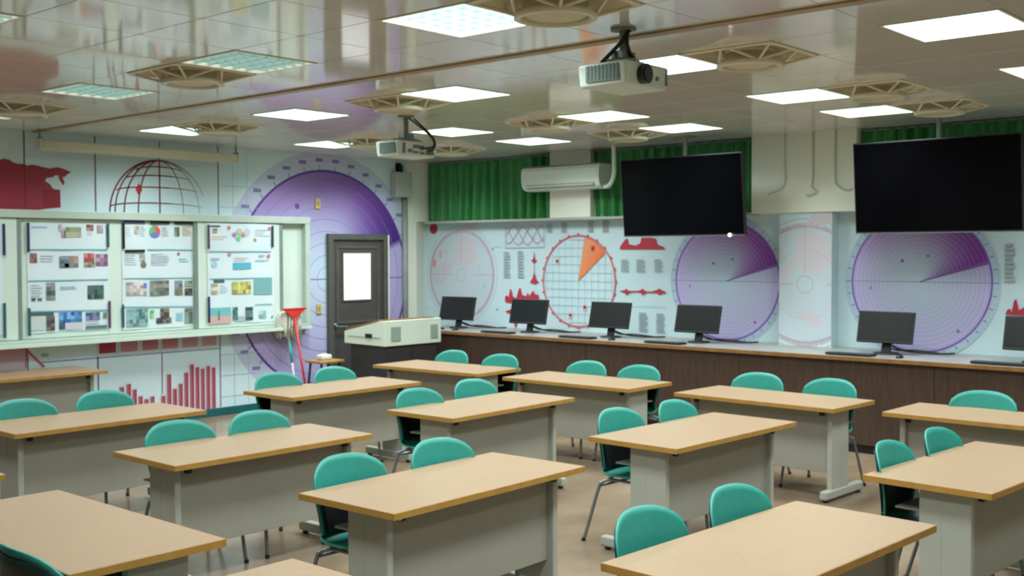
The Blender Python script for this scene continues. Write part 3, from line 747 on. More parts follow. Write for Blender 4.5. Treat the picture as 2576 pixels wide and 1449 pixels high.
poster('large white poster with four rows of pictures, leftmost on the whiteboard', y1p, e0.x, e1.x, e0.z + 0.02, e1.z,
       G1, [(68, 560, 68, 634, 'dblue'), (269, 562, 269, 622, 'dteal'), (71, 775, 71, 845, 'dteal'), (273, 757, 273, 826, 'dpurp')],
       [(70, 628, 268, 628, TL), (70, 707, 270, 703, TL), (72, 784, 270, 780, TL)])
e0, e1 = at_y(305, 563, y1p), at_y(486, 820, y1p)
G2 = [(312, 570, 330, 596, (190, 200, 204), 'text'), (336, 568, 348, 590, (180, 160, 150), 'photo'), (350, 568, 367, 596, (186, 200, 204), 'text'), (374, 568, 402, 598, None, 'pie'), (405, 570, 425, 596, (180, 176, 168), 'text'), (437, 571, 450, 595, (120, 124, 110), 'photo'), (457, 568, 480, 594, (206, 168, 120), 'text'),
      (312, 633, 345, 668, (190, 198, 210), 'text'), (350, 640, 364, 656, (180, 186, 180), 'photo'), (352, 660, 367, 672, (120, 116, 100), 'disc'), (378, 636, 426, 668, (188, 194, 208), 'text'), (444, 632, 451, 645, (150, 100, 140), 'disc'), (448, 648, 480, 660, (130, 190, 214), 'text'),
      (316, 710, 368, 742, (196, 184, 188), 'photo'), (354, 712, 368, 742, (110, 120, 190), 'rect'), (376, 706, 424, 742, (120, 124, 116), 'photo'), (376, 730, 384, 742, (60, 150, 160), 'rect'), (438, 706, 458, 722, (112, 116, 130), 'photo'), (438, 725, 458, 742, (110, 110, 100), 'photo'), (463, 706, 483, 720, (126, 130, 110), 'photo'), (463, 725, 483, 742, (90, 96, 90), 'photo'),
      (317, 778, 371, 820, (110, 150, 150), 'photo'), (376, 780, 386, 800, (120, 180, 120), 'photo'), (402, 776, 425, 812, (96, 84, 78), 'photo'), (392, 800, 430, 812, (88, 84, 78), 'photo'), (441, 788, 458, 806, (140, 190, 200), 'rect'), (463, 776, 484, 812, (120, 140, 130), 'photo')]
poster('large white poster with a coloured pie chart, in the middle of the whiteboard', y1p, e0.x, e1.x, e0.z + 0.02, e1.z,
       G2, [(308, 560, 308, 626, 'black'), (310, 558, 362, 558, 'dblue'), (376, 560, 424, 560, 'black'), (437, 561, 482, 561, 'black'), (312, 630, 362, 632, 'black'), (307, 766, 307, 824, 'dteal')],
       [(370, 628, 484, 629, TL), (310, 701, 484, 699, TL), (310, 773, 484, 771, TL)])
y3p = YB + 0.003
e0, e1 = at_y(520, 565, y3p), at_y(690, 808, y3p)
G3 = [(527, 567, 553, 571, (60, 80, 84), 'rect'), (533, 574, 545, 587, (150, 130, 120), 'photo'), (530, 593, 572, 605, (214, 184, 150), 'text'), (571, 567, 579, 579, (190, 130, 140), 'disc'), (594, 576, 608, 590, (190, 194, 160), 'disc'), (583, 585, 594, 596, (176, 130, 184), 'disc'), (605, 585, 616, 596, (178, 144, 136), 'disc'), (593, 595, 604, 606, (110, 204, 140), 'disc'), (612, 578, 628, 590, (190, 206, 210), 'disc'), (640, 576, 676, 596, (176, 192, 202), 'text'), (636, 600, 644, 608, (150, 160, 130), 'disc'), (672, 570, 680, 580, (200, 130, 140), 'disc'),
      (528, 648, 556, 656, (180, 180, 206), 'text'), (572, 633, 580, 646, (200, 140, 146), 'disc'), (530, 662, 545, 670, (160, 200, 220), 'disc'), (586, 646, 628, 658, (206, 180, 206), 'text'), (585, 661, 630, 677, (90, 176, 200), 'rect'), (648, 640, 666, 648, (160, 190, 190), 'text'), (670, 640, 679, 649, (200, 130, 140), 'disc'), (640, 654, 676, 658, (150, 200, 220), 'text'),
      (536, 703, 563, 711, (74, 100, 100), 'rect'), (530, 714, 546, 740, (200, 190, 170), 'photo'), (552, 716, 572, 738, (190, 204, 208), 'text'), (583, 709, 630, 738, (176, 176, 90), 'photo'), (637, 700, 683, 740, (120, 172, 178), 'rect'),
      (526, 775, 580, 796, (110, 186, 190), 'rect'), (526, 796, 580, 812, (206, 164, 160), 'rect'), (546, 782, 552, 806, (120, 130, 120), 'rect'), (584, 773, 597, 805, (64, 110, 110), 'photo'), (616, 773, 635, 805, (70, 100, 100), 'photo'), (590, 796, 630, 806, (170, 180, 190), 'rect'), (650, 782, 668, 800, (160, 210, 200), 'photo'), (681, 794, 686, 799, (60, 150, 180), 'disc')]
poster('large white poster with blue and yellow pictures on the right sliding panel', y3p, e0.x, e1.x, e0.z + 0.02, e1.z,
       G3, [(522, 565, 522, 626, 'dpurp'), (683, 568, 683, 622, 'dblue'), (523, 746, 523, 812, 'dblue')],
       [(524, 633, 680, 633, TL), (526, 702, 682, 699, TL), (640, 767, 682, 765, TL)])
# edge of a fourth poster at far left
y0p = YB + 0.003
b = nb(); e0, e1 = at_y(-190, 562, y0p), at_y(9, 842, y0p)
t = thing('poster', 'white poster cut off by the left edge with a blue side strip', 'poster', (0, 0, 0), 0, 'student posters hung on the whiteboard')
nx = 8
g = [[b.verts.new((e0.x + (e1.x - e0.x) * i / nx, y0p - 0.006 - 0.003 * math.sin(i), zz)) for i in range(nx + 1)] for zz in (e1.z, e0.z)]
for i in range(nx): b.faces.new((g[0][i], g[0][i + 1], g[1][i + 1], g[1][i]))
obj('paper', b, M['paper'], t, smooth=True)
for (a0, b0, b1, mm) in ((7, 563, 642, 'dblue'), (9, 762, 850, 'dteal')):
    p, q = at_y(a0, b0, y0p), at_y(a0, b1, y0p)
    b = nb(); b2(b, p.x - 0.013, p.x + 0.013, y0p - 0.025, y0p - 0.013, q.z, p.z, 0.003); obj('clip_strip', b, M[mm], t)

# projection screen housing
YS = 10.05 * K
s0, s1 = at_y(101, 357, YS), at_y(604, 408, YS)
ps = thing('projection_screen', 'long cream roll-up projection screen housing hanging below the ceiling', 'projection screen', ((s0.x + s1.x) / 2, YS, s1.z))
Ls = (s1.x - s0.x) / 2
b = nb(); box(b, (0, 0.05, 0.045), (2 * Ls - 0.04, 0.1, 0.09), None, 0.018, 3); obj('housing', b, M['screenbox'], ps)
for sx in (-1, 1):
    b = nb(); box(b, (sx * (Ls - 0.01), 0.05, 0.045), (0.02, 0.11, 0.1), None, 0.008); obj('end_cap', b, M['ac'], ps)
    b = nb(); tube(b, [(sx * (Ls - 0.02), 0.05, 0.09), (sx * (Ls - 0.02), 0.05, ZC - s1.z)], 0.01); box(b, (sx * (Ls - 0.02), 0.05, 0.10), (0.03, 0.06, 0.02)); obj('hanger', b, M['pipe'], ps)
b = nb(); tube(b, [(-Ls + 0.03, 0.02, -0.004), (Ls - 0.03, 0.02, -0.004)], 0.01); obj('bottom_bar', b, M['screenbox'], ps)

# wall speaker, conduit, tags
p, q = at_y(997, 432, YF - 0.12), at_y(1037, 497, YF - 0.12)
t = thing('wall_speaker', 'small pale grey box speaker high in the corner on a dark bracket', 'speaker', ((p.x + q.x) / 2, YF - 0.07, q.z))
w_, h_ = q.x - p.x, p.z - q.z
b = nb(); box(b, (0, 0, h_ / 2), (w_, 0.11, h_), None, 0.012); obj('cabinet', b, M['spk'], t)
b = nb(); box(b, (0, -0.058, h_ / 2), (w_ * 0.84, 0.006, h_ * 0.88), None, 0.002); obj('grille_cloth', b, M['spk'], t)
b = nb(); box(b, (0, 0.03, h_ + 0.05), (0.05, 0.05, 0.1)); box(b, (0, 0.06, h_ + 0.06), (0.09, 0.015, 0.13)); obj('bracket', b, M['black'], t)
b = nb(); xq = at_y(1013, 500, YF).x; tube(b, [(xq, YF - 0.04, 0.0), (xq, YF - 0.04, q.z + 0.02)], 0.038, 10)
t = tag(obj('conduit', b, M['pipe'], smooth=True), 'thick grey vertical conduit running down from the corner speaker', 'pipe')
for (px, py, lb) in ((798, 513, 'upper yellow card stuck on the dark purple radar disc'), (801, 777, 'lower yellow switch card on the wall between whiteboard and door')):
    p = at_y(px, py, YF); b = nb(); box(b, (0, 0, 0), (0.075, 0.012, 0.12), None, 0.003)
    t = thing('wall_card', lb, 'card', (p.x, YF - 0.012, p.z)); obj('card', b, M['yellow'], t)
    b = nb(); box(b, (0, -0.008, 0.005), (0.03, 0.008, 0.05), None, 0.002); obj('raised_centre', b, M['gold'], t)

# mop and squeegee leaning upside down against the wall
p = at_y(724, 800, YF - 0.16); q = at_z(752, 1010, 0.0) if False else None
mx, mz = at_y(724, 812, YF - 0.14).x, at_y(724, 812, YF - 0.14).z
t = thing('mop', 'grey string mop standing head up against the wall by the whiteboard end', 'mop', (at_y(745, 990, YF - 0.3).x, YF - 0.34, 0))
ox, oy = t.location.x, t.location.y
tx, ty = mx - ox, (YF - 0.12) - oy
fr_ = lambda z: (tx * z / mz, ty * z / mz, z)
b = nb(); tube(b, [fr_(0), fr_(0.55)], 0.013); tube(b, [fr_(0.78), fr_(mz)], 0.013); obj('handle', b, M['pole'], t, smooth=True)
b = nb(); tube(b, [fr_(0.55), fr_(0.78)], 0.015); obj('grip', b, M['tealp'], t, smooth=True)
b = nb(); rnd = random.Random(3)
hx, hy, hz = tx, ty, mz
for k in range(110):
    a = rnd.uniform(0, 6.28); sp = rnd.uniform(0.06, 0.17); dz_ = rnd.uniform(0.10, 0.24)
    cx_ = math.cos(a) * sp; cyy = math.sin(a) * sp * 0.4
    tube(b, smooth_path([(hx, hy, hz + 0.03), (hx + cx_ * 0.6 + 0.02, hy + cyy * 0.6, hz + 0.12), (hx + cx_ + 0.03, hy + cyy, hz + 0.08), (hx + cx_ * 1.1 + 0.02, hy + cyy * 1.1 - 0.0, hz + 0.05 - dz_)], 3), 0.014, 5)
mh = obj('mop_head', b, M['mopm'], t, smooth=True)
sx_, sz_ = at_y(741, 800, YF - 0.2).x, at_y(741, 800, YF - 0.2).z
t = thing('squeegee', 'red floor squeegee standing blade up with a long red handle', 'squeegee', (at_y(772, 985, YF - 0.38).x, YF - 0.42, 0))
tx, ty = sx_ - t.location.x, YF - 0.2 - t.location.y; mz = sz_
b = nb(); tube(b, [(0, 0, 0), (tx, ty, mz)], 0.013); obj('handle', b, M['red'], t, smooth=True)
b = nb(); a = [(-0.035, 0.0), (0.035, 0.0), (0.17, 0.1), (-0.17, 0.1)]
vs1 = [b.verts.new((tx + x * 0.9, ty - 0.012, mz + z)) for x, z in a]; vs2 = [b.verts.new((tx + x * 0.9, ty + 0.012, mz + z)) for x, z in a]
b.faces.new(vs1); b.faces.new(vs2[::-1])
for k in range(4): b.faces.new((vs1[k], vs1[(k + 1) % 4], vs2[(k + 1) % 4], vs2[k]))
obj('blade_holder', b, M['red'], t)
b = nb(); box(b, (tx, ty, mz + 0.11), (0.34, 0.035, 0.02), None, 0.005); obj('rubber_blade', b, M['red'], t)

# stool with tissue pack
s_ = at_y(817, 905, 9.75 * K)
t = thing('stool', 'small wooden-topped stool with dark legs between door and whiteboard', 'stool', (s_.x, 9.75 * K, 0))
zs = s_.z
b = nb(); box(b, (0, 0, zs - 0.015), (0.36, 0.3, 0.03), None, 0.008); obj('seat', b, M['stool'], t)
for sx in (-1, 1):
    for sy_ in (-1, 1):
        b = nb(); tube(b, [(sx * 0.13, sy_ * 0.1, zs - 0.03), (sx * 0.17, sy_ * 0.14, 0)], 0.014); obj('leg', b, M['black'], t, smooth=True)
b = nb(); 
for sx in (-1, 1): tube(b, [(sx * 0.145, -0.115, zs * 0.55), (sx * 0.145, 0.115, zs * 0.55)], 0.009)
tube(b, [(-0.13, -0.1, zs - 0.09), (0.13, -0.1, zs - 0.09)], 0.012); obj('stretcher', b, M['black'], t)
t = thing('tissue_pack', 'white tissue pack lying on the small stool', 'tissue pack', (s_.x - 0.01, 9.75 * K, zs))
b = nb(); box(b, (0, 0, 0.032), (0.16, 0.11, 0.064), None, 0.02, 3); obj('pack', b, M['wcup'], t, smooth=True)
b = nb(); box(b, (0, 0, 0.066), (0.07, 0.04, 0.012), None, 0.005); obj('flap', b, M['paper'], t)

# ------------------------------------------------------------------ lectern console
YL = 9.0 * K
pa = at_y(968, 873, YL); pb_ = at_y(1110, 858, YL); pt = at_y(968, 808, YL)
lx0, lx1 = pa.x, pb_.x; zlo = pa.z; zhi = pt.z
Dl = (9.68 - 9.0) * K
t = thing('lectern', 'cream teaching console on a dark cabinet in front of the door', 'lectern', (lx0, YL, 0))
Wl = lx1 - lx0
zback = at_y(866, 833, YL + Dl).z
prof = [(0, zlo), (Dl, zlo + 0.01), (Dl, zback), (0.10, zhi - 0.01), (0.0, zhi)]
b = nb()
A_ = [b.verts.new((0, y, z)) for y, z in prof]; B_ = [b.verts.new((Wl, y, z)) for y, z in prof]
b.faces.new(A_[::-1]); b.faces.new(B_)
for k in range(5): b.faces.new((A_[k], A_[(k + 1) % 5], B_[(k + 1) % 5], B_[k]))
bmesh.ops.bevel(b, geom=b.edges[:], offset=0.006, segments=1, affect='EDGES')
con = obj('console', b, M['lect'], t)
ang = math.atan2(zback - (zhi - 0.01), Dl - 0.10)
b = nb(); box(b, (Wl / 2, 0.10 + (Dl - 0.10) / 2, (zback + zhi - 0.01) / 2 + 0.014), (Wl - 0.02, math.hypot(Dl - 0.10, zback - zhi + 0.01) - 0.03, 0.02), Matrix.Rotation(ang, 3, 'X'), 0.004); obj('desktop', b, M['wedge'], t)
for xv in (0.17, Wl - 0.12):
    b = nb(); box(b, (xv, -0.004, (zlo + zhi) / 2 - 0.01), (0.15 if xv < 0.3 else 0.12, 0.008, 0.17), None, 0.002)
    for k in range(7): box(b, (xv, -0.009, (zlo + zhi) / 2 - 0.08 + k * 0.023), (0.13 if xv < 0.3 else 0.1, 0.004, 0.008))
    obj('speaker_vent', b, M['vent'], t)
qd = at_x(928, 845, lx0); b = nb(); box(b, (-0.006, qd.y - YL, qd.z), (0.012, 0.11, 0.05), None, 0.003); obj('lock_plate', b, M['black'], t)
b = nb(); box(b, (-0.003, Dl / 2, zlo + 0.10), (0.006, Dl * 0.8, 0.006)); obj('drawer_seam', b, M['vent'], t)
b = nb(); b2(b, 0.05, Wl - 0.05, 0.03, Dl - 0.05, 0.06, zlo - 0.001, 0.006); obj('cabinet', b, M['lectd'], t)
for k in range(2):
    b = nb(); b2(b, 0.06 + k * (Wl - 0.12) / 2 + 0.004, 0.06 + (k + 1) * (Wl - 0.12) / 2 - 0.004, 0.02, 0.03, 0.08, zlo - 0.03, 0.003); dd = obj('cabinet_door', b, M['lectd'], t)
b = nb(); b2(b, 0.04, Wl - 0.04, 0.02, Dl - 0.04, 0.0, 0.06, 0.004); obj('plinth', b, M['black'], t)

# ------------------------------------------------------------------ wall counter
XC0 = 9.2 * K; ZT = H - 0.925 * K; YE = 9.85 * K
t = thing('wall_counter', 'long computer counter with dark brown wood front along the right wall', 'counter', (XC0, 0, 0))
b = nb(); b2(b, 0.012, XM - XC0 - 0.001, -1.2, 4.69 * K - 0.001, ZT - 0.035, ZT); b2(b, 0.012, XP - XC0 - 0.001, 4.69 * K - 0.001, 5.24 * K + 0.001, ZT - 0.035, ZT); b2(b, 0.012, XM - XC0 - 0.001, 5.24 * K + 0.001, YE, ZT - 0.035, ZT)
obj('worktop', b, M['ctop'], t)
b = nb(); b2(b, 0, 0.012, -1.2, YE, ZT - 0.038, ZT, 0.003); obj('front_edge', b, M['wedge'], t)
n = 12; w_ = (YE + 1.2) / n
for k in range(n):
    b = nb(); b2(b, 0.03, 0.05, -1.2 + k * w_ + 0.002, -1.2 + (k + 1) * w_ - 0.002, 0.08, ZT - 0.038, 0.002); obj('front_panel', b, M['darkwood'], t)
b = nb(); b2(b, 0.06, 0.08, -1.2, YE, 0, 0.08); obj('toe_kick', b, M['black'], t)
b = nb(); b2(b, 0.05, XM - XC0 - 0.001, YE - 0.02, YE, 0.08, ZT - 0.036); obj('end_panel', b, M['darkwood'], t)

# monitors ----------------------------------------------------------------------
def make_monitor():
    t = thing('monitor', '', 'monitor')
    W_, H_ = 0.535, 0.30; z0 = 0.11
    R_ = Matrix.Rotation(math.radians(14), 3, 'Y')
    def pl(bm, c, s, bev=0.0):
        c2 = R_ @ Vector(c); box(bm, (c2.x, c2.y, c2.z + z0), s, R_, bev)
    b = nb(); pl(b, (0.02, 0, H_ / 2), (0.035, W_, H_), 0.006); pl(b, (0.05, 0, H_ / 2 + 0.01), (0.04, W_ * 0.6, H_ * 0.6), 0.012); obj('bezel', b, M['black'], t)
    b = nb(); pl(b, (0.0005, 0, H_ / 2 + 0.006), (0.004, W_ - 0.03, H_ - 0.045)); obj('screen', b, M['mscreen'], t)
    b = nb(); box(b, (0.085, 0, 0.10), (0.03, 0.09, 0.2), R_, 0.008); obj('stand_neck', b, M['black'], t)
    b = nb(); lathe(b, [(0.0001, 0.0), (0.115, 0.0), (0.12, 0.006), (0.11, 0.016), (0.0001, 0.02)], 28, (0.07, 0, 0)); obj('stand_base', b, M['black'], t, smooth=True)
    return t
mon_px = [(1156, 745), (1335, 751), (1538, 757), (1762, 763), (2234, 779), (2612, 790)]
mlab = ['black monitor beside the cream lectern, leftmost on the counter', 'black monitor in front of the red skyline print', 'black monitor under the orange-wedge radar circle', 'grey-faced monitor at the left edge of the first purple radar', 'grey-faced larger monitor under the right-hand television', 'monitor cut off by the right edge of the view']
proto = make_monitor(); proto_k = None
def make_kb():
    t = thing('keyboard', '', 'keyboard')
    b = nb(); box(b, (0, 0, 0.011), (0.15, 0.44, 0.02), Matrix.Rotation(0.05, 3, 'Y'), 0.005); obj('case', b, M['black'], t)
    b = nb()
    for r_ in range(5):
        for k in range(15): box(b, (-0.055 + r_ * 0.024, -0.2 + k * 0.0285, 0.0245 - r_ * 0.001), (0.019, 0.023, 0.006))
    k_ = obj('keys', b, M['kbd'], t); k_['kind'] = 'stuff'
    return t
def make_mouse():
    t = thing('mouse', '', 'mouse')
    b = nb(); r = bmesh.ops.create_uvsphere(b, u_segments=14, v_segments=8, radius=1)
    for v in r['verts']: v.co = Vector((v.co.x * 0.055, v.co.y * 0.031, max(0, v.co.z) * 0.036))
    obj('shell', b, M['black'], t, smooth=True)
    b = nb(); box(b, (-0.03, 0, 0.031), (0.018, 0.006, 0.008), None, 0.002); obj('wheel', b, M['kbd'], t)
    return t
kb0 = make_kb(); ms0 = make_mouse()
for i, (px, py) in enumerate(mon_px):
    top = at_x(px, py, 9.68 * K)
    m_ = proto if i == 0 else copy_tree(proto)
    m_.location = (9.58 * K, top.y - (0.02 if i < 3 else 0), ZT); m_['label'] = mlab[i]; m_['group'] = 'monitors on the wall counter'
    m_.rotation_euler = (0, 0, math.radians((6, 4, 2, 0, 0, -2)[i]))
    k_ = kb0 if i == 0 else copy_tree(kb0)
    k_.location = (9.33 * K, top.y + 0.20, ZT); k_['group'] = 'keyboards on the wall counter'
    k_['label'] = 'dark keyboard in front of the ' + ['leftmost monitor beside the lectern', 'monitor before the red skyline print', 'monitor under the orange radar circle', 'grey-faced monitor at the first purple radar', 'larger monitor under the right television', 'monitor cut by the right edge'][i]
    if i in (0, 2, 4):
        s2 = ms0 if i == 0 else copy_tree(ms0)
        s2.location = (9.36 * K, top.y - 0.25, ZT); s2['group'] = 'mice on the wall counter'
        s2['label'] = 'black mouse right of the ' + ['leftmost keyboard on the counter', '', 'keyboard below the orange radar circle', '', 'keyboard below the right-hand television'][i]
    b = nb(); yy = top.y
    tube(b, smooth_path([(9.66 * K, yy, ZT + 0.10), (9.78 * K, yy - 0.1, ZT + 0.03), (9.84 * K, yy - 0.3, ZT + 0.012), (9.9 * K, yy - 0.45, ZT + 0.01), (10.0 * K, yy - 0.5, ZT + 0.01)]), 0.008, 6)
    tube(b, smooth_path([(9.66 * K, yy + 0.03, ZT + 0.10), (9.8 * K, yy - 0.02, ZT + 0.03), (9.86 * K, yy - 0.2, ZT + 0.03), (9.92 * K, yy - 0.4, ZT + 0.01)]), 0.007, 6)
    tag(obj('monitor_cable', b, M['black'], smooth=True), 'black cables trailing behind the ' + ['leftmost counter monitor', 'monitor in front of the red skyline', 'monitor under the orange circle', 'monitor by the first purple radar', 'monitor under the right television', 'monitor at the right edge'][i], 'cable', 'cables behind the monitors')

# ------------------------------------------------------------------ televisions
def make_tv():
    t = thing('television', '', 'television')
    W_, H_ = 1.475, 0.83
    tilt = math.radians(-5.5)
    R_ = Matrix.Rotation(tilt, 3, 'Y')
    def pl(bm, c, s, bev=0.0):
        c2 = R_ @ Vector(c); box(bm, (c2.x, c2.y, c2.z), s, R_, bev)
    b = nb(); pl(b, (0.025, 0, -H_ / 2), (0.045, W_, H_), 0.006); pl(b, (0.065, 0, -H_ * 0.55), (0.05, W_ * 0.75, H_ * 0.6), 0.012); obj('cabinet', b, M['black'], t)
    b = nb(); pl(b, (0.0005, 0, -H_ / 2 + 0.004), (0.004, W_ - 0.025, H_ - 0.035)); obj('screen', b, M['screen'], t)
    b = nb(); pl(b, (0.002, 0, -H_ + 0.004), (0.006, W_, 0.007)); obj('bottom_trim', b, M['chrome'], t)
    b = nb(); tube(b, [(0.14, 0, -0.4), (0.14, 0, ZC - (H + 0.935 * 9.3 / 9.3 * K * 1.0))], 0.022, 12); box(b, (0.115, 0, -0.4), (0.05, 0.3, 0.3)); box(b, (0.14, 0, ZC - (H + 0.935 * K) - 0.01), (0.16, 0.16, 0.02)); obj('ceiling_pole', b, M['pipe'], t)
    return t
tv = make_tv()
for i, (ya, yb, lb) in enumerate(((6.713, 5.293, 'black flat television hung between curtain and cream pier, faint reflection'), (4.169, 2.811, 'larger black flat television at the far right in front of the curtain'))):
    o = tv if i == 0 else copy_tree(tv)
    o.location = (9.3 * K, (ya + yb) / 2 * K, H + 0.942 * K); o['label'] = lb; o['group'] = 'ceiling-hung televisions'
p = at_x(1832, 591, 9.32 * K)
b = nb(); bmesh.ops.create_uvsphere(b, u_segments=12, v_segments=8, radius=0.02)
l_ = obj('indicator', b, M['led'], tv); l_.location = (p.x + 0.03 - tv.location.x, p.y - tv.location.y, p.z - tv.location.z)

# ------------------------------------------------------------------ curtains
def curtain(label, y0, y1, gathers, xw=0.03, slant=0.0, seed=0):
    rnd = random.Random(seed)
    t = thing('curtain', label, 'curtain', (XM - 0.075, (y0 + y1) / 2, ZL), 0, 'green curtains over the high windows')
    ym = (y0 + y1) / 2
    n = gathers * 10; nz = 10; b = nb(); Hc = ZC - ZL - 0.03
    ph = [rnd.uniform(-0.5, 0.5) for _ in range(gathers + 2)]; am = [rnd.uniform(0.55, 1.1) for _ in range(gathers + 2)]
    G_ = []
    for j in range(nz + 1):
        row = []
        for i in range(n + 1):
            u = i / n; k = u * gathers; kk = int(min(k, gathers - 1)); f_ = k - kk
            a_ = am[kk] * (1 - f_) + am[kk + 1] * f_; p_ = ph[kk] * (1 - f_) + ph[kk + 1] * f_
            v_ = j / nz
            yv = y0 + (y1 - y0) * u - ym + slant * (v_ - 0.3) * (1 if slant else 0) + 0.012 * math.sin(v_ * 3 + kk)
            row.append(b.verts.new((-xw * a_ * (0.7 + 0.4 * (1 - v_)) * math.sin(2 * math.pi * k + p_ * (1 + v_)), yv, 0.006 + v_ * Hc)))
        G_.append(row)
    for j in range(nz):
        for i in range(n): b.faces.new((G_[j][i], G_[j][i + 1], G_[j + 1][i + 1], G_[j + 1][i]))
    obj('cloth', b, M['green'], t, smooth=True)
    b = nb(); tube(b, [(0, y0 - ym, Hc + 0.012), (0, y1 - ym, Hc + 0.012)], 0.009, 8); obj('rail', b, M['pipe'], t)
    hk = None
    for k in range(gathers + 1):
        lc = (-0.0, y0 - ym + (y1 - y0) * k / gathers, Hc + 0.004)
        if hk is None: b = nb(); box(b, (0, 0, 0), (0.02, 0.018, 0.024), None, 0.004); hk = obj('hook', b, M['chrome'], t, loc=lc)
        else: inst(hk, 'hook', t, lc)
curtain('green pleated curtain in the corner left of the air conditioner', 8.2 * K, 10.26 * K, 14, 0.06, 0, 1)
curtain('green curtain between air conditioner and left television, edge pulled aside', 6.73 * K, 7.58 * K, 6, 0.05, 0.05, 2)
curtain('green curtain behind the left television, edge beside the cream pier', 5.57 * K, 6.92 * K, 9, 0.05, 0, 3)
curtain('green curtain behind the right-hand television', 2.0 * K, 4.42 * K, 17, 0.05, 0, 4)

# ------------------------------------------------------------------ air conditioner
XA = 9.73 * K
pa = at_x(1311, 418, XA); pb_ = at_x(1502, 409, XA)
ya1, ya0 = pa.y, pb_.y - 0.02; za1 = H + 0.972 * K; za0 = H + 0.70 * K
t = thing('air_conditioner', 'white wall-mounted air conditioner between the green curtains', 'air conditioner', (XA, (ya0 + ya1) / 2, za0))
Wd = (ya1 - ya0); ha = za1 - za0; da = XU - XA - 0.002
prof = [(da, 0.0), (0.09, 0.0), (0.03, 0.03), (0.008, 0.075), (0.0, 0.12), (0.0, ha - 0.05), (0.02, ha - 0.01), (0.05, ha), (da, ha)]
b = nb(); A_ = [b.verts.new((x, -Wd / 2, z)) for x, z in prof]; B_ = [b.verts.new((x, Wd / 2, z)) for x, z in prof]
b.faces.new(A_[::-1]); b.faces.new(B_)
for k in range(len(prof)): b.faces.new((A_[k], A_[(k + 1) % len(prof)], B_[(k + 1) % len(prof)], B_[k]))
obj('body', b, M['ac'], t)
b = nb(); box(b, (0.02, 0.0, 0.052), (0.004, Wd * 0.88, 0.055), Matrix.Rotation(math.radians(-22), 3, 'Y'), 0.001); obj('outlet_slot', b, M['framed'], t)
b = nb(); box(b, (0.008, 0.0, 0.05), (0.006, Wd * 0.86, 0.028), Matrix.Rotation(math.radians(-40), 3, 'Y'), 0.002); obj('air_flap', b, M['ac'], t)
b = nb(); b2(b, -0.006, 0.004, -Wd / 2 + 0.02, Wd / 2 - 0.02, 0.125, ha - 0.045, 0.003); obj('front_cover', b, M['ac'], t)
b = nb(); b2(b, 0.02, da, -Wd / 2 + 0.015, Wd / 2 - 0.015, ha + 0.0005, ha + 0.008); obj('intake_grille', b, M['framed'], t)
# pipe from the unit up to the ceiling
X9 = XA - 0.02
pp = [at_x(1524, 470, X9 + 0.1), at_x(1536, 462, X9 + 0.05), at_x(1544, 440, X9), at_x(1545, 410, X9), at_x(1544, 352, X9)]
b = nb(); pl_ = [Vector((p.x, p.y, p.z)) for p in pp]; pl_[-1].z = ZC; pl_.insert(0, Vector((XA + 0.12, ya0 - 0.0, za0 + 0.03)))
tube(b, smooth_path(pl_), 0.026, 10); tag(obj('refrigerant_pipe', b, M['ac'], smooth=True), 'white pipe bending up from the air conditioner to the ceiling', 'pipe')
# three bare cables on the cream pier
XQ = 9.93 * K - 0.012
for lst, lb in (([(1975, 338), (1975, 420), (1976, 452), (1965, 475), (1932, 489)], 'thin cable on the cream pier curling left at its end'),
                ([(2045, 330), (2045, 440), (2043, 470), (2056, 482), (2040, 491), (2028, 490)], 'middle thin cable hanging on the cream pier'),
                ([(2102, 326), (2101, 400), (2102, 455), (2112, 470), (2130, 478), (2144, 476)], 'thin cable on the cream pier curling right at its end')):
    b = nb(); pts = [at_x(px, py, XQ) for px, py in lst]; pts[0].z = ZC
    tube(b, smooth_path(pts), 0.008, 6); tag(obj('hanging_cable', b, M['frame'], smooth=True), lb, 'cable', 'bare cables on the cream pier')

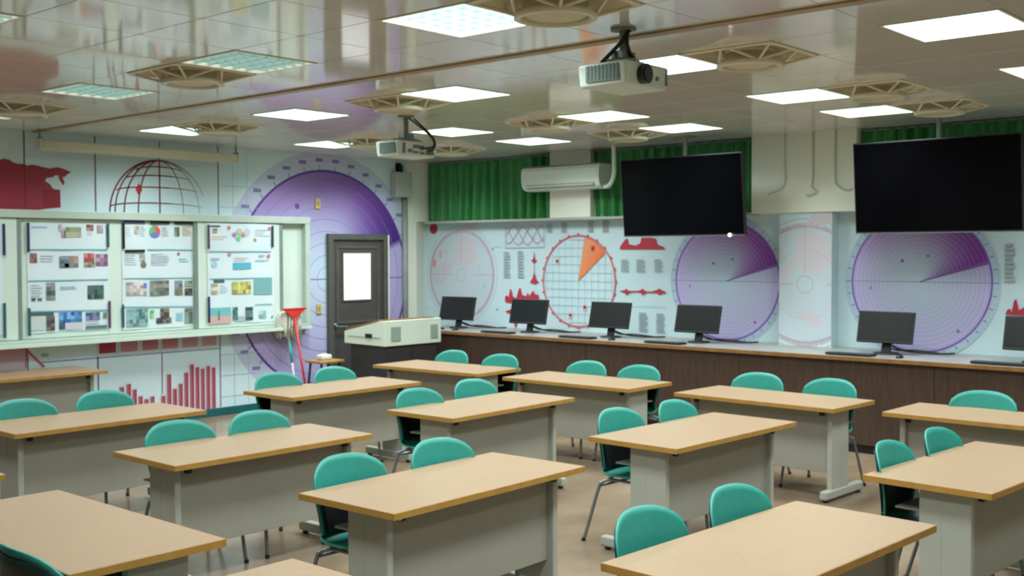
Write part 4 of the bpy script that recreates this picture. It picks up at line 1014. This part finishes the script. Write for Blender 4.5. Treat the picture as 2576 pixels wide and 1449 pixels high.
# ------------------------------------------------------------------ projectors
def projector(label, x, y, zc, w, d, h, lens, polez):
    t = thing('projector', label, 'projector', (x, y, zc), 0)
    b = nb(); box(b, (0, 0, 0), (w, d, h), None, 0.018, 3)
    for v in b.verts:
        if v.co.z < 0: v.co.x *= 0.96; v.co.y *= 0.96
    obj('body', b, M['projw'], t)
    b = nb()
    for k in range(9): box(b, (-w / 2 - 0.001, -d * 0.32 + k * d * 0.075, 0.01), (0.006, d * 0.04, h * 0.62))
    b2(b, -w / 2 - 0.001, -w / 2 + 0.004, -d * 0.36, d * 0.32, -h * 0.30, h * 0.36); obj('side_vent', b, M['projg'], t)
    if lens:
        b = nb(); seg = 24
        for (r_, y0_, y1_) in ((0.052, -d / 2 - 0.03, -d / 2 + 0.02), (0.036, -d / 2 - 0.036, -d / 2 - 0.02)):
            tube(b, [(-w * 0.12, y0_, 0.0), (-w * 0.12, y1_, 0.0)], r_, seg)
        obj('lens', b, M['black'], t)
        b = nb(); tube(b, [(w * 0.22, -d / 2 - 0.004, -0.01), (w * 0.22, -d / 2 + 0.01, -0.01)], 0.011, 12); obj('sensor', b, M['projg'], t)
        b = nb(); b2(b, w * 0.42, w * 0.46, -d / 2 - 0.002, -d / 2 + 0.01, -h * 0.3, h * 0.36); obj('front_vent', b, M['projg'], t)
    else:
        b = nb()
        for (a, c_, ww, hh) in ((-.36, 0, .03, .09), (-.2, -.02, .05, .03), (-.05, .02, .07, .03), (0.1, .02, .06, .025), (.32, -.01, .09, .07), (-.05, -.03, .06, .02), (.12, -.035, .05, .02)):
            box(b, (a * w, -d / 2 - 0.001, c_), (ww, 0.006, hh), None, 0.001)
        obj('port_panel', b, M['projg'], t)
        b = nb()
        for k in range(2): tube(b, smooth_path([(0.02 + k * 0.06, -0.02, 0.28), (0.10 + k * 0.02, -d / 2 - 0.05, 0.12), (0.14 + k * 0.02, -d / 2 - 0.05, 0.03), (0.02 + k * 0.1, -d / 2 - 0.01, 0.0 - 0.02 * k)]), 0.008, 6)
        obj('cables', b, M['black'], t, smooth=True)
    b = nb(); box(b, (0, 0, h / 2 + 0.018), (w * 0.55, d * 0.5, 0.014), Matrix.Rotation(0.5, 3, 'Z'))
    for a in range(4):
        q = math.radians(45 + a * 90); tube(b, [(0, 0, h / 2 + 0.04), (w * 0.36 * math.cos(q), d * 0.4 * math.sin(q), h / 2 + 0.004)], 0.012, 6)
    obj('mount_bracket', b, M['pipe'], t)
    b = nb(); box(b, (0, 0, h / 2 + 0.055), (0.12, 0.08, 0.045), None, 0.006); obj('swivel', b, M['chrome'], t)
    b = nb(); tube(b, [(0, 0, h / 2 + 0.06), (0, 0, ZC - zc)], 0.022, 12); lathe(b, [(0.0001, ZC - zc - 0.012), (0.07, ZC - zc - 0.012), (0.07, ZC - zc)], 20); obj('ceiling_pole', b, M['pipe'], t, smooth=False)
    if lens:
        b = nb(); tube(b, smooth_path([(0.01, -0.03, ZC - zc - 0.01), (-0.03, -0.02, 0.20), (-0.08, 0.02, 0.13), (-0.13, 0.05, h / 2 + 0.01)]), 0.012, 6); tube(b, smooth_path([(0.0, -0.03, ZC - zc - 0.02), (-0.02, -0.04, 0.18), (0.0, -0.05, 0.12), (0.06, -0.06, h / 2 + 0.02)]), 0.009, 6); obj('cables', b, M['black'], t, smooth=True)
    return t
projector('white projector with black lens hanging from the ceiling, nearer of the two', 4.69 * K, 3.36 * K, H + 0.895 * K, 0.40, 0.32, 0.125, True, 0)
projector('white projector seen from its port side, farther of the two', 6.46 * K, 6.88 * K, H + 0.865 * K, 0.46, 0.30, 0.135, False, 0)

# ------------------------------------------------------------------ desks
DW, DD, DH = 1.401, 0.656, H - 1.142
def make_desk():
    t = thing('classroom_desk', '', 'desk')
    e = 0.004
    b = nb(); b2(b, -DW / 2 + e, DW / 2 - e, -DD / 2 + e, DD / 2 - e, DH - 0.03, DH, 0.002); obj('desktop', b, M['desk'], t)
    b = nb()
    b2(b, -DW / 2, DW / 2, -DD / 2, -DD / 2 + e, DH - 0.032, DH - 0.0012, 0.0015); b2(b, -DW / 2, DW / 2, DD / 2 - e, DD / 2, DH - 0.032, DH - 0.0012, 0.0015)
    b2(b, -DW / 2, -DW / 2 + e, -DD / 2 + e, DD / 2 - e, DH - 0.032, DH - 0.0012, 0.001); b2(b, DW / 2 - e, DW / 2, -DD / 2 + e, DD / 2 - e, DH - 0.032, DH - 0.0012, 0.001)
    obj('edge_band', b, M['band'], t)
    yf = -DD / 2 + 0.12
    b = nb(); b2(b, -DW / 2 + 0.116, DW / 2 - 0.116, yf + 0.045, yf + 0.061, 0.20, DH - 0.034, 0.003); obj('modesty_panel', b, M['panel'], t)
    b = nb(); b2(b, -DW / 2 + 0.121, DW / 2 - 0.121, yf + 0.063, DD / 2 - 0.12, DH - 0.17, DH - 0.16); obj('book_shelf', b, M['panel'], t)
    for s in (-1, 1):
        xo = s * (DW / 2 - 0.095)
        b = nb(); b2(b, xo - 0.02, xo + 0.02, yf + 0.006, yf + 0.27, 0.05, DH - 0.034, 0.006)
        b2(b, xo + s * 0.0212, xo + s * 0.0195, yf + 0.155, yf + 0.16, 0.06, DH - 0.04)
        lg = obj('leg', b, M['foot'], t)
        b = nb(); b2(b, xo - 0.03, xo + 0.03, -DD / 2 + 0.03, DD / 2 - 0.04, 0.02, 0.085, 0.012); ft = obj('foot', b, M['foot'], t)
        for yy in (-DD / 2 + 0.07, DD / 2 - 0.08):
            b = nb(); lathe(b, [(0.0001, 0), (0.02, 0), (0.02, 0.02), (0.0001, 0.02)], 12, (xo, yy, 0)); obj('glide', b, M['black'], ft)
        b = nb(); box(b, (xo + s * 0.0 - s * 0.05, yf - 0.015, DH - 0.055), (0.035, 0.03, 0.04), None, 0.004); obj('bracket', b, M['black'], t)
    return t
desk0 = make_desk(); used = [False]
def place_desk(x, y, rz, label, group):
    o = desk0 if not used[0] else copy_tree(desk0)
    used[0] = True
    o.location = (x, y, 0); o.rotation_euler = (0, 0, rz); o['label'] = label; o['group'] = group
    return o
GA = 'wood-topped desks in the middle and left blocks'; GB = 'wood-topped desks along the brown counter'
D = [
 (3.919, 2.057, -0.049, 'wood-topped desk at the bottom right of the picture, third column nearest row', GA),
 (6.076, 1.997, -0.066, 'wood-topped desk cut off by the right edge below the counter-side desk', GA),
 (3.946, 3.895, 0.02, 'wood-topped desk with a white knob under its near corner, bottom centre', GA),
 (6.108, 3.795, -0.033, 'wood-topped desk right of centre, behind the chair-backed bottom right desk', GA),
 (3.924, 5.569, -0.009, 'wood-topped desk left of centre with two chairs, right behind the big left foreground desk', GA),
 (6.090, 5.644, 0.025, 'wood-topped desk in the very middle of the room', GA),
 (3.830, 7.273, 0.006, 'wood-topped desk at the left edge with two chairs facing the bar-chart wall', GA),
 (6.060, 7.353, -0.002, 'wood-topped desk just in front of the mop and stool', GA),
 (4.75, 10.375, 0.0, 'wood-topped desk under the whiteboard against the front wall, no chairs', GA),
 (7.833, 7.785, math.pi / 2 + 0.047, 'wood-topped desk in front of the lectern, farthest of the counter-side column', GB),
 (7.832, 6.026, math.pi / 2 + 0.008, 'wood-topped desk second from the lectern in the counter-side column', GB),
 (7.866, 4.204, math.pi / 2 - 0.043, 'wood-topped desk with its full T-shaped foot showing, counter-side column', GB),
 (7.92, 2.49, math.pi / 2 - 0.02, 'wood-topped desk nearest the viewer in the counter-side column, cut by right edge', GB),
 (1.93 * U, 3.90 * U, math.pi / 2, 'largest wood-topped desk in the bottom left foreground', 'wood-topped desks of the left foreground column'),
 (1.93 * U, 5.62 * U, math.pi / 2, 'wood-topped desk showing only one corner at the left edge', 'wood-topped desks of the left foreground column'),
 (1.93 * U, 2.30 * U, math.pi / 2, 'wood-topped desk showing only its far corner at the bottom edge', 'wood-topped desks of the left foreground column'),
]
# modesty panels face -y for the main blocks, -x for the counter side, +x for the left column
dk = []
for (x, y, r, lb, g_) in D:
    rz = r if g_ == GA else (r - math.pi if g_ == GB else r)
    dk.append(place_desk(x, y, rz, lb, g_))
kn = at_z(950, 1298, DH - 0.05)
b = nb(); r = bmesh.ops.create_uvsphere(b, u_segments=14, v_segments=8, radius=0.013)
inv = dk[2]
ko = obj('white_knob', b, M['knobw'], dk[2], smooth=True); ko.location = (-DW / 2 + 0.115, -DD / 2 + 0.085, DH - 0.052); ko['label'] = 'small white knob under the near corner'

# ------------------------------------------------------------------ chairs
def make_chair():
    t = thing('chair', '', 'chair')
    nu = 14
    def hw(z):   # half width of backrest at height z
        t_ = (z - 0.42) / 0.40
        t_ = min(1, max(0, t_)); return 0.19 + 0.078 * t_ * t_ * (3 - 2 * t_)
    # backrest
    b = nb(); nz = 12; G_ = []
    for j in range(nz + 1):
        row = []
        for i in range(nu + 1):
            u = -1 + 2 * i / nu
            ztop = 0.832 - 0.15 * (1 - (1 - min(1, abs(u)) ** 2.8) ** 0.62)
            v = j / nz; z = 0.47 + (ztop - 0.47) * v
            w = hw(z) * (u if abs(u) < 1 else u)
            y = 0.185 + 0.035 * v + 0.02 * v * v - 0.105 * u * u * (0.4 + 0.6 * v)
            row.append(b.verts.new((w, y, z)))
        G_.append(row)
    for j in range(nz):
        for i in range(nu): b.faces.new((G_[j][i], G_[j][i + 1], G_[j + 1][i + 1], G_[j + 1][i]))
    bmesh.ops.recalc_face_normals(b, faces=b.faces[:])
    bmesh.ops.solidify(b, geom=b.faces[:], thickness=0.009)
    obj('backrest', b, M['teal'], t, smooth=True)
    for nm_, off_, m_, z0_, z1_, sc in (('inner_back_layer', -0.013, 'inner_dark', 0.475, 0.655, 0.88), ('outer_back_layer', 0.012, 'outer_dark', 0.475, 0.80, 0.965)):  # near-black layer on the lower inner back, dark teal layer on the outside
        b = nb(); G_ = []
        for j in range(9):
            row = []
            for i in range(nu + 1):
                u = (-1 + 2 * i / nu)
                zt__ = min(z1_, 0.822 - 0.15 * (1 - (1 - min(1, abs(u)) ** 2.8) ** 0.62)) if nm_ == 'outer_back_layer' else z1_ - 0.02 * u ** 4
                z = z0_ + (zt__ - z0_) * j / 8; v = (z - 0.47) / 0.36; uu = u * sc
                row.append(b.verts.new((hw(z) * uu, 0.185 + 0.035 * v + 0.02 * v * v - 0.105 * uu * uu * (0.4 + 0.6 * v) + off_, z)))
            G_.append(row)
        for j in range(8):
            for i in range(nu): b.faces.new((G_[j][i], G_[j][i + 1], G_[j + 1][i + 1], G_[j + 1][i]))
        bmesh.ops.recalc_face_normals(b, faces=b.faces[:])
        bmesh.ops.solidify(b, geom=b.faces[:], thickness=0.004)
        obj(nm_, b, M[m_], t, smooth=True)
    b = nb(); G_ = []
    prof = [(-0.225, 0.405), (-0.215, 0.428), (-0.18, 0.438), (-0.1, 0.434), (0.0, 0.428), (0.09, 0.427), (0.15, 0.434), (0.178, 0.45), (0.186, 0.472)]
    for k, (y, z) in enumerate(prof):
        row = []
        for i in range(nu + 1):
            u = -1 + 2 * i / nu
            w = 0.205 if k < 6 else 0.205 - 0.018 * (k - 5) / 3
            if k < 2: w *= 0.96
            yy = y - 0.042 * u * u * max(0, (k - 5) / 3)
            row.append(b.verts.new((w * u, yy, z + 0.016 * u ** 4 * (1 if 1 < k < 8 else 0))))
        G_.append(row)
    for j in range(len(prof) - 1):
        for i in range(nu): b.faces.new((G_[j][i], G_[j][i + 1], G_[j + 1][i + 1], G_[j + 1][i]))
    bmesh.ops.recalc_face_normals(b, faces=b.faces[:])
    bmesh.ops.solidify(b, geom=b.faces[:], thickness=0.009)
    obj('seat', b, M['teal'], t, smooth=True)
    for sx in (-1, 1):
        b = nb(); tube(b, smooth_path([(sx * 0.16, 0.10, 0.405), (sx * 0.19, 0.155, 0.385), (sx * 0.205, 0.175, 0.34), (sx * 0.24, 0.265, 0.006)], 5), 0.011); obj('leg', b, M['chrome'], t, smooth=True)
        b = nb(); tube(b, smooth_path([(sx * 0.16, -0.10, 0.405), (sx * 0.185, -0.15, 0.39), (sx * 0.195, -0.165, 0.34), (sx * 0.215, -0.215, 0.006)], 5), 0.011); obj('leg', b, M['chrome'], t, smooth=True)
    b = nb()
    for sx in (-1, 1): tube(b, [(sx * 0.16, -0.12, 0.405), (sx * 0.16, 0.12, 0.405)], 0.010)
    tube(b, smooth_path([(-0.16, 0.12, 0.405), (-0.08, 0.17, 0.40), (0.08, 0.17, 0.40), (0.16, 0.12, 0.405)]), 0.010)
    tube(b, [(-0.195, 0.16, 0.365), (0.195, 0.16, 0.365)], 0.009); tube(b, [(-0.16, -0.1, 0.405), (0.16, -0.1, 0.405)], 0.010)
    obj('seat_frame', b, M['chrome'], t, smooth=True)
    for sx in (-1, 1):
        for yy, xx in ((0.267, 0.241), (-0.216, 0.2155)):
            b = nb(); lathe(b, [(0.0001, 0), (0.014, 0), (0.014, 0.02), (0.0001, 0.022)], 10, (sx * xx, yy, 0)); obj('leg_cap', b, M['black'], t)
    return t
chair0 = make_chair(); cu = [False]
def place_chair(topx, topy, rz, label, group):
    """topx, topy: where the top of the backrest stands"""
    o = chair0 if not cu[0] else copy_tree(chair0); cu[0] = True
    off = Matrix.Rotation(rz, 3, 'Z') @ Vector((0, 0.24, 0))
    o.location = (topx - off.x, topy - off.y, 0); o.rotation_euler = (0, 0, rz); o['label'] = label; o['group'] = group
names = ['the bottom right desk', 'the right-edge desk', 'the desk with the white knob', 'the desk right of centre', 'the desk left of centre', 'the middle desk', 'the left-edge desk', 'the desk in front of the mop']
pos = [((3.18, 2.22), (3.71, 2.17)), ((5.06, 2.12), (5.60, 2.09)), ((3.17, 3.81), (3.73, 3.79)), ((5.13, 3.75), (5.63, 3.69)), ((3.23, 5.26), (3.72, 5.24)), ((5.03, 5.30), (5.65, 5.38)), ((3.08, 6.75), (3.62, 6.78)), ((4.94, 6.70), (5.50, 6.73))]
CK = 1.02 / 1.028 * U
for nme, pr in zip(names, pos):
    for k, (x, y) in enumerate(pr):
        dyk = D[names.index(nme)][1] + 0.37
        if y * CK + 0.015 < dyk: x, y = x * dyk / (y * CK + 0.015), (dyk - 0.015) / CK
        place_chair(x * CK, y * CK + 0.015, random.uniform(-0.05, 0.05), 'teal plastic chair, the %s of the pair behind %s' % (('left', 'right')[k], nme), 'teal chairs of the middle block')
for (x, y, lb) in ((7.16, 6.98, 'teal plastic chair nearest the lectern, behind the farthest counter-side desk'), (7.21, 6.44, 'teal plastic chair second from the lectern, counter-side column'), (7.22, 5.50, 'teal plastic chair, left one behind the second counter-side desk'), (7.21, 4.97, 'teal plastic chair, right one behind the second counter-side desk'),
                   (7.34, 4.01, 'teal plastic chair, left one behind the counter-side desk with the full foot'), (7.33, 3.43, 'teal plastic chair, right one behind the counter-side desk with the full foot'), (7.31, 2.39, 'teal plastic chair behind the nearest counter-side desk at the right edge')):
    dxk = 7.85 + 0.37
    if x * CK + 0.015 < dxk: y, x = y * dxk / (x * CK + 0.015), (dxk - 0.015) / CK
    place_chair(x * CK + 0.015, y * CK, -math.pi / 2 + random.uniform(-0.06, 0.06), lb, 'teal chairs of the counter-side column')
place_chair(1.49 * CK, 3.36 * CK, math.pi / 2, 'dark-looking teal chair back at the bottom left corner, seen from behind', 'teal chairs of the left foreground column')
